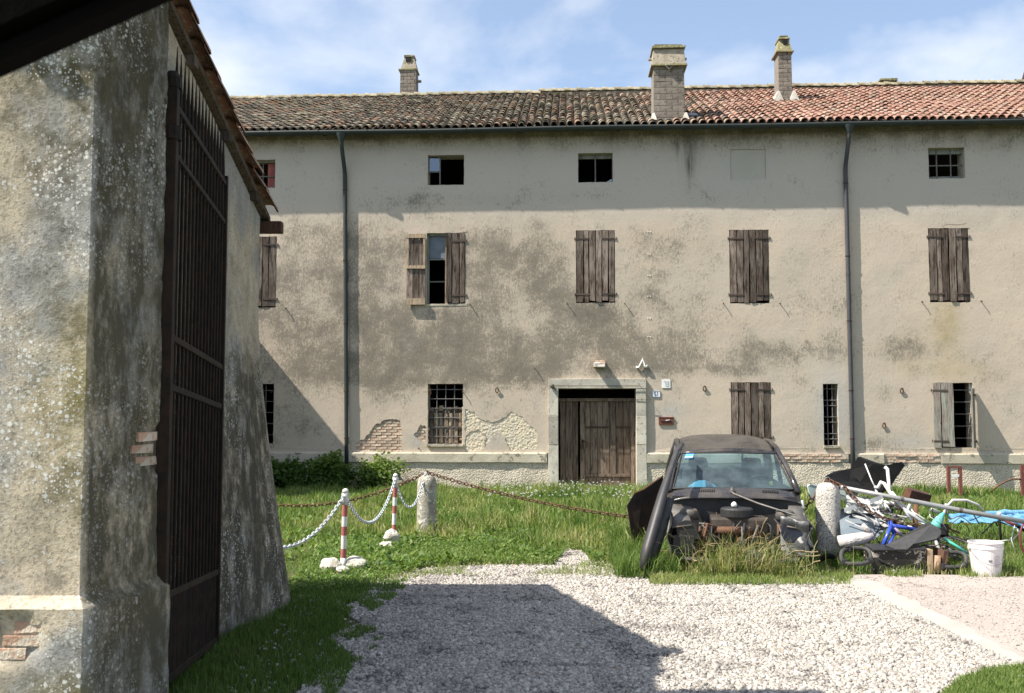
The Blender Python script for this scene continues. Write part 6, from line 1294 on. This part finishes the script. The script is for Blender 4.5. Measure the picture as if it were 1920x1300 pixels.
# debris
for px, py, lab, mt, d in ((1590, 1075, 'small pinkish brick lump beside the dark cabinet', BRICK, (.09, .06, .05)), (1675, 1078, 'white shard lying before the dark cabinet', ROCK, (.06, .04, .05)), (1529, 1064, 'pale stone chip on the grass right of the car', ROCK, (.07, .05, .03)), (1418, 1112, 'reddish twig-like chip on the gravel', RUST, (.06, .02, .012)), (935, 1020, 'pale stone in the trodden grass', ROCK, (.09, .05, .02))):
    p = gnd(px, py); o = MB().box((0, 0, 0), d, jit=.015).build('stone_chip', mt, None, bevel=.008, loc=(p.x, p.y, d[2] / 2), rot=(0, 0, random.uniform(0, 3))); tag(o, lab, 'debris')
# red iron posts near the wall
def hoop(px0, px1, pyt, pyb, lab):
    g0 = gnd((px0 + px1) / 2, pyb); Y = g0.y; e = empty('iron_stand', g0); tag(e, lab, 'iron stand', 'red iron stands by the wall'); a, b = at(px0, pyt, Y), at(px1, pyt, Y); RM = simple('rust_red_paint', (.20, .065, .05), (.13, .05, .04), rough=.7, scale=14, rand=.1)
    for q in (a, b): wparent(MB().box((q.x, q.y, q.z / 2), (.06, .06, q.z)).build('post', RM), e)
    wparent(MB().box(((a.x + b.x) / 2, a.y, a.z + .022), (b.x - a.x + .062, .062, .04)).build('top_bar', RM), e); zc = at(px0, pyt + 14, Y).z; wparent(MB().box(((a.x + b.x) / 2, a.y - .01, zc), (b.x - a.x - .064, .03, .05)).build('white_bar', WHITEPAINT), e); return e, a
hoop(1778, 1800, 878, 938, 'red iron stand with a white crossbar below the grated window'); e, a = hoop(1916, 1940, 876, 934, 'red iron stand at the right edge with a curved rod')
tb(e, 'curved_rod', [at(1858, 922, a.y), at(1870, 912, a.y), at(1885, 903, a.y), at(1900, 898, a.y), at(1916, 899, a.y)], .02, RUST, 6)
# far roof corner beyond the ridge at the right edge
e = empty('distant_house', (26, 45, 0)); tag(e, 'gable edge of a distant house beyond the roof at the right edge', 'house')
q = at(1908, 160, 45); m = MB(); m.add([(q.x - .2, 45, 0), (q.x + 8, 45, 0), (q.x + 8, 45, q.z + 4), (q.x + 1.4, 45, q.z + 3.6), (q.x + .0, 45, q.z - .6)], [(0, 1, 2, 3, 4)]); wparent(m.build('wall', simple('far_plaster', (.5, .42, .34), rand=0), solid=.4), e)
tb(e, 'verge', [(q.x - .15, 44.8, q.z - 1.0), (q.x + 1.4, 44.8, q.z + 3.7)], .14, RUST, 6)
# grass growing through and before the heap
P = scatter_poly([(3.6, 10.95), (6.6, 10.95), (7.2, 12.4), (3.6, 12.4)], 9000); blades('weeds', P, .10 + .14 * vnoise(P[:, 0], P[:, 1], 2.2, 22), .009, .46 + .35 * (vnoise(P[:, 0], P[:, 1], 2, 27) - .4), 'weeds growing through the scrap heap', lean=.6)
# ================================================================== ground cover that breaks up the lawn
def rosettes(name, P, size, tint, lab):
    n = len(P); a = rng.uniform(0, 2 * np.pi, n); el = rng.uniform(.15, 1.0, n); L = size * rng.uniform(.6, 1.4, n); d = np.stack([np.cos(a) * np.cos(el), np.sin(a) * np.cos(el), np.sin(el)], 1) * L[:, None]; u = np.stack([-np.sin(a), np.cos(a), np.zeros(n)], 1) * (L * .3)[:, None]
    c = np.concatenate([P, rng.uniform(0, .08, (n, 1))], 1); V = np.stack([c, c + d * .5 + u, c + d, c + d * .5 - u], 1).reshape(-1, 3)
    o = link(name, np_mesh(name, V, np.arange(n * 4), np.arange(n) * 4, np.full(n, 4), GRASS, {'tint': np.repeat(np.clip(tint + rng.normal(0, .1, n), 0, 1), 4)})); tag(o, lab, 'weeds', kind='stuff')
P = grass_pts([(-6, 14.0), (-2.4, 10.5), (1.6, 10.6), (2.2, 14), (7, 13), (11, 22), (-6, 23)], 42000); k = vnoise(P[:, 0], P[:, 1], 1.3, 31) > .52; P = P[k]; rosettes('broadleaf_weeds', P, .075, np.where(rng.random(len(P)) < .3, .5, .34), 'broad-leaved weeds spread through the grass')
P = grass_pts([(-2.2, 9.6), (-.6, 10.4), (1.0, 10.6), (1.0, 13.6), (-2.6, 14)], 26000); rosettes('clover', P, .035, np.full(len(P), .44), 'low clover in the short lawn around the striped poles')
P = grass_pts([(-5, 20.8), (3.2, 20.4), (3.2, 23.2), (-5, 23.6)], 9000); k = vnoise(P[:, 0], P[:, 1], 1.8, 41) > .58; P = P[k]; blades('weeds', P, .18 + .14 * rng.random(len(P)), .012, np.full(len(P), .52), 'tall tufts along the wall and door step', lean=.5)
n = 260; P = grass_pts([(-.5, 19), (3.4, 19), (3.4, 22.8), (-.5, 23)], n); fl = MB()
for x, y in P: z = random.uniform(.14, .26); fl.add([(x - .014, y, z), (x + .014, y, z), (x + .014, y, z + .022), (x - .014, y, z + .022), (x, y - .014, z + .011), (x, y + .014, z + .011)], [(0, 1, 2, 3), (0, 4, 1, 5)])
tag(fl.build('white_flowers', simple('white_petals', (.75, .75, .70), bump=0, rand=0), fix=False), 'tiny white flowers in the grass before the door', 'flowers', kind='stuff')
# sparse turf creeping over the left margin of the gravel, grit over the strip edge
P = scatter_poly(px_poly([(500, 1330), (560, 1180), (560, 1110), (690, 1085), (800, 1070), (760, 1110), (700, 1150), (720, 1200), (660, 1260), (620, 1330)]), 26000); k = vnoise(P[:, 0], P[:, 1], 3.2, 51) * .7 + vnoise(P[:, 0], P[:, 1], 9, 52) * .5 > .66; P = P[k]; blades('turf', P, .035 + .03 * rng.random(len(P)), .007, np.full(len(P), .38), 'thin turf creeping over the left edge of the gravel', lean=.7)
P = scatter_poly(px_poly([(560, 1075), (800, 1056), (1040, 1052), (1120, 1056), (1300, 1076), (1540, 1084), (1540, 1098), (1100, 1082), (800, 1082), (600, 1120)]), 9000); k = vnoise(P[:, 0], P[:, 1], 3.0, 61) > .5; P = P[k]; blades('turf', P, .04 + .05 * rng.random(len(P)), .007, .5 + .3 * rng.random(len(P)), 'wisps of dry grass over the far edge of the gravel', lean=.8)
P = scatter_poly(px_poly([(1520, 1084), (1560, 1082), (1680, 1140), (1940, 1262), (1900, 1285), (1700, 1186), (1600, 1140)]), 5200); gravel('grit', P, .006, .022, .014, 'grit spilled along the concrete strip')
# loose rods, cables and spokes tangled through the heap
e = thing('wire_tangle', 11.5, 1735, 'tangle of thin rods and cables strung through the bicycles', 'wires')
for k in range(26):
    x0 = random.uniform(1640, 1880); y0 = random.uniform(960, 1030); x1 = x0 + random.uniform(-60, 60); y1 = y0 + random.uniform(-25, 35); Y0 = random.uniform(11.3, 11.8); a_, b_ = at(x0, y0, Y0), at(x1, y1, Y0 - .1); md = (a_ + b_) / 2 + Vector((random.uniform(-.06, .06), random.uniform(-.06, .06), random.uniform(-.02, .09)))
    for q in (a_, b_, md): q.z = max(q.z, .03)
    tb(e, 'wire', [a_, a_.lerp(md, .6) + Vector((0, 0, .015)), md, b_], random.choice([.004, .005, .008]), random.choice([BL, BL, DGREY, WTUBE, RUST, CHROME]), 5)
P = np.stack([rng.uniform(4.0, 9.5, 5000), 10.86 - .18 * rng.random(5000) ** 2 + .05 * rng.random(5000)], 1); k = vnoise(P[:, 0], P[:, 1], 2.4, 81) > .45; P = P[k]; blades('turf', P, .04 + .09 * rng.random(len(P)), .008, .42 + .4 * rng.random(len(P)), 'ragged grass creeping over the far edge of the pavement', lean=.8)
P = scatter_poly([(5.2, 11.2), (8.5, 11.2), (9.5, 13), (5.6, 12.6)], 7000); blades('weeds', P, .16 + .22 * vnoise(P[:, 0], P[:, 1], 2.2, 92), .010, .50 + .35 * (vnoise(P[:, 0], P[:, 1], 2, 97) - .4), 'tall weeds growing around the tarpaulin', lean=.6)
P = scatter_poly(px_poly([(1600, 1082), (1915, 1084), (1930, 1236), (1800, 1170)]), 2600); gravel('grit', P, .005, .014, .012, 'fine grit strewn over the pink pavement')
# dead brown vines matted through the open nose of the car
vn = MB()
for k in range(110):
    x0 = random.gauss(.02, .30); y0 = random.uniform(-.08, .26); z0 = random.uniform(.05, .25); p = Vector((x0, y0, z0)); d = Vector((random.uniform(-1, 1), random.uniform(-.5, .3), random.uniform(.1, 1))).normalized(); pts = [p.copy()]
    for j in range(6): d = (d + Vector((random.uniform(-.6, .6), random.uniform(-.4, .3), random.uniform(-.55, .35)))).normalized(); p = p + d * random.uniform(.05, .09); p.z = max(p.z, .03); pts.append(p.copy())
    vn.tube(pts, random.uniform(.003, .007), 4, cap=False)
o = vn.build('dead_vines', simple('dead_vine', (.30, .23, .13), (.16, .115, .065), rough=.9, scale=5, rand=0, bump=0), None, fix=False, loc=CARP, rot=(0, 0, CARY)); tag(o, 'dead brown vines matted through the open nose of the car', 'vines', kind='stuff')
# more of the heap: a white frame and a crumpled pale panel
e = thing('bicycle', 11.7, 1670, 'white bicycle frame with a bare fork under the long pole', 'bicycle', 'junked bicycles')
for nm, pts, r in (('top_tube', [(1655, 940, 11.75), (1708, 952, 11.7)], .016), ('down_tube', [(1657, 944, 11.75), (1690, 985, 11.65)], .019), ('seat_tube', [(1706, 946, 11.7), (1690, 985, 11.65)], .016), ('chain_stay', [(1690, 985, 11.65), (1735, 992, 11.6)], .010), ('seat_stay', [(1706, 952, 11.7), (1735, 992, 11.6)], .009), ('fork', [(1655, 934, 11.75), (1648, 960, 11.7), (1640, 985, 11.65)], .012)): tb(e, nm, [at(*p) for p in pts], r, WTUBE)
e = thing('crumpled_panel', 12.0, 1615, 'crumpled pale grey panel wedged behind the rusty chain', 'panel')
m = MB(); m.grid(lambda a, b: at(1586 + 66 * a, 928 + 34 * b + 8 * a * (1 - b), 12.0 - .15 * b) + Vector((0, .06 * nz(a * 5, b * 4, 2), .03 * nz(a * 6, b * 5, 9))), 14, 10); wparent(m.build('panel', simple('pale_grey_panel', (.40, .41, .40), (.30, .30, .30), rough=.5, scale=4, rand=0), smooth=False, solid=.01, fix=False), e)
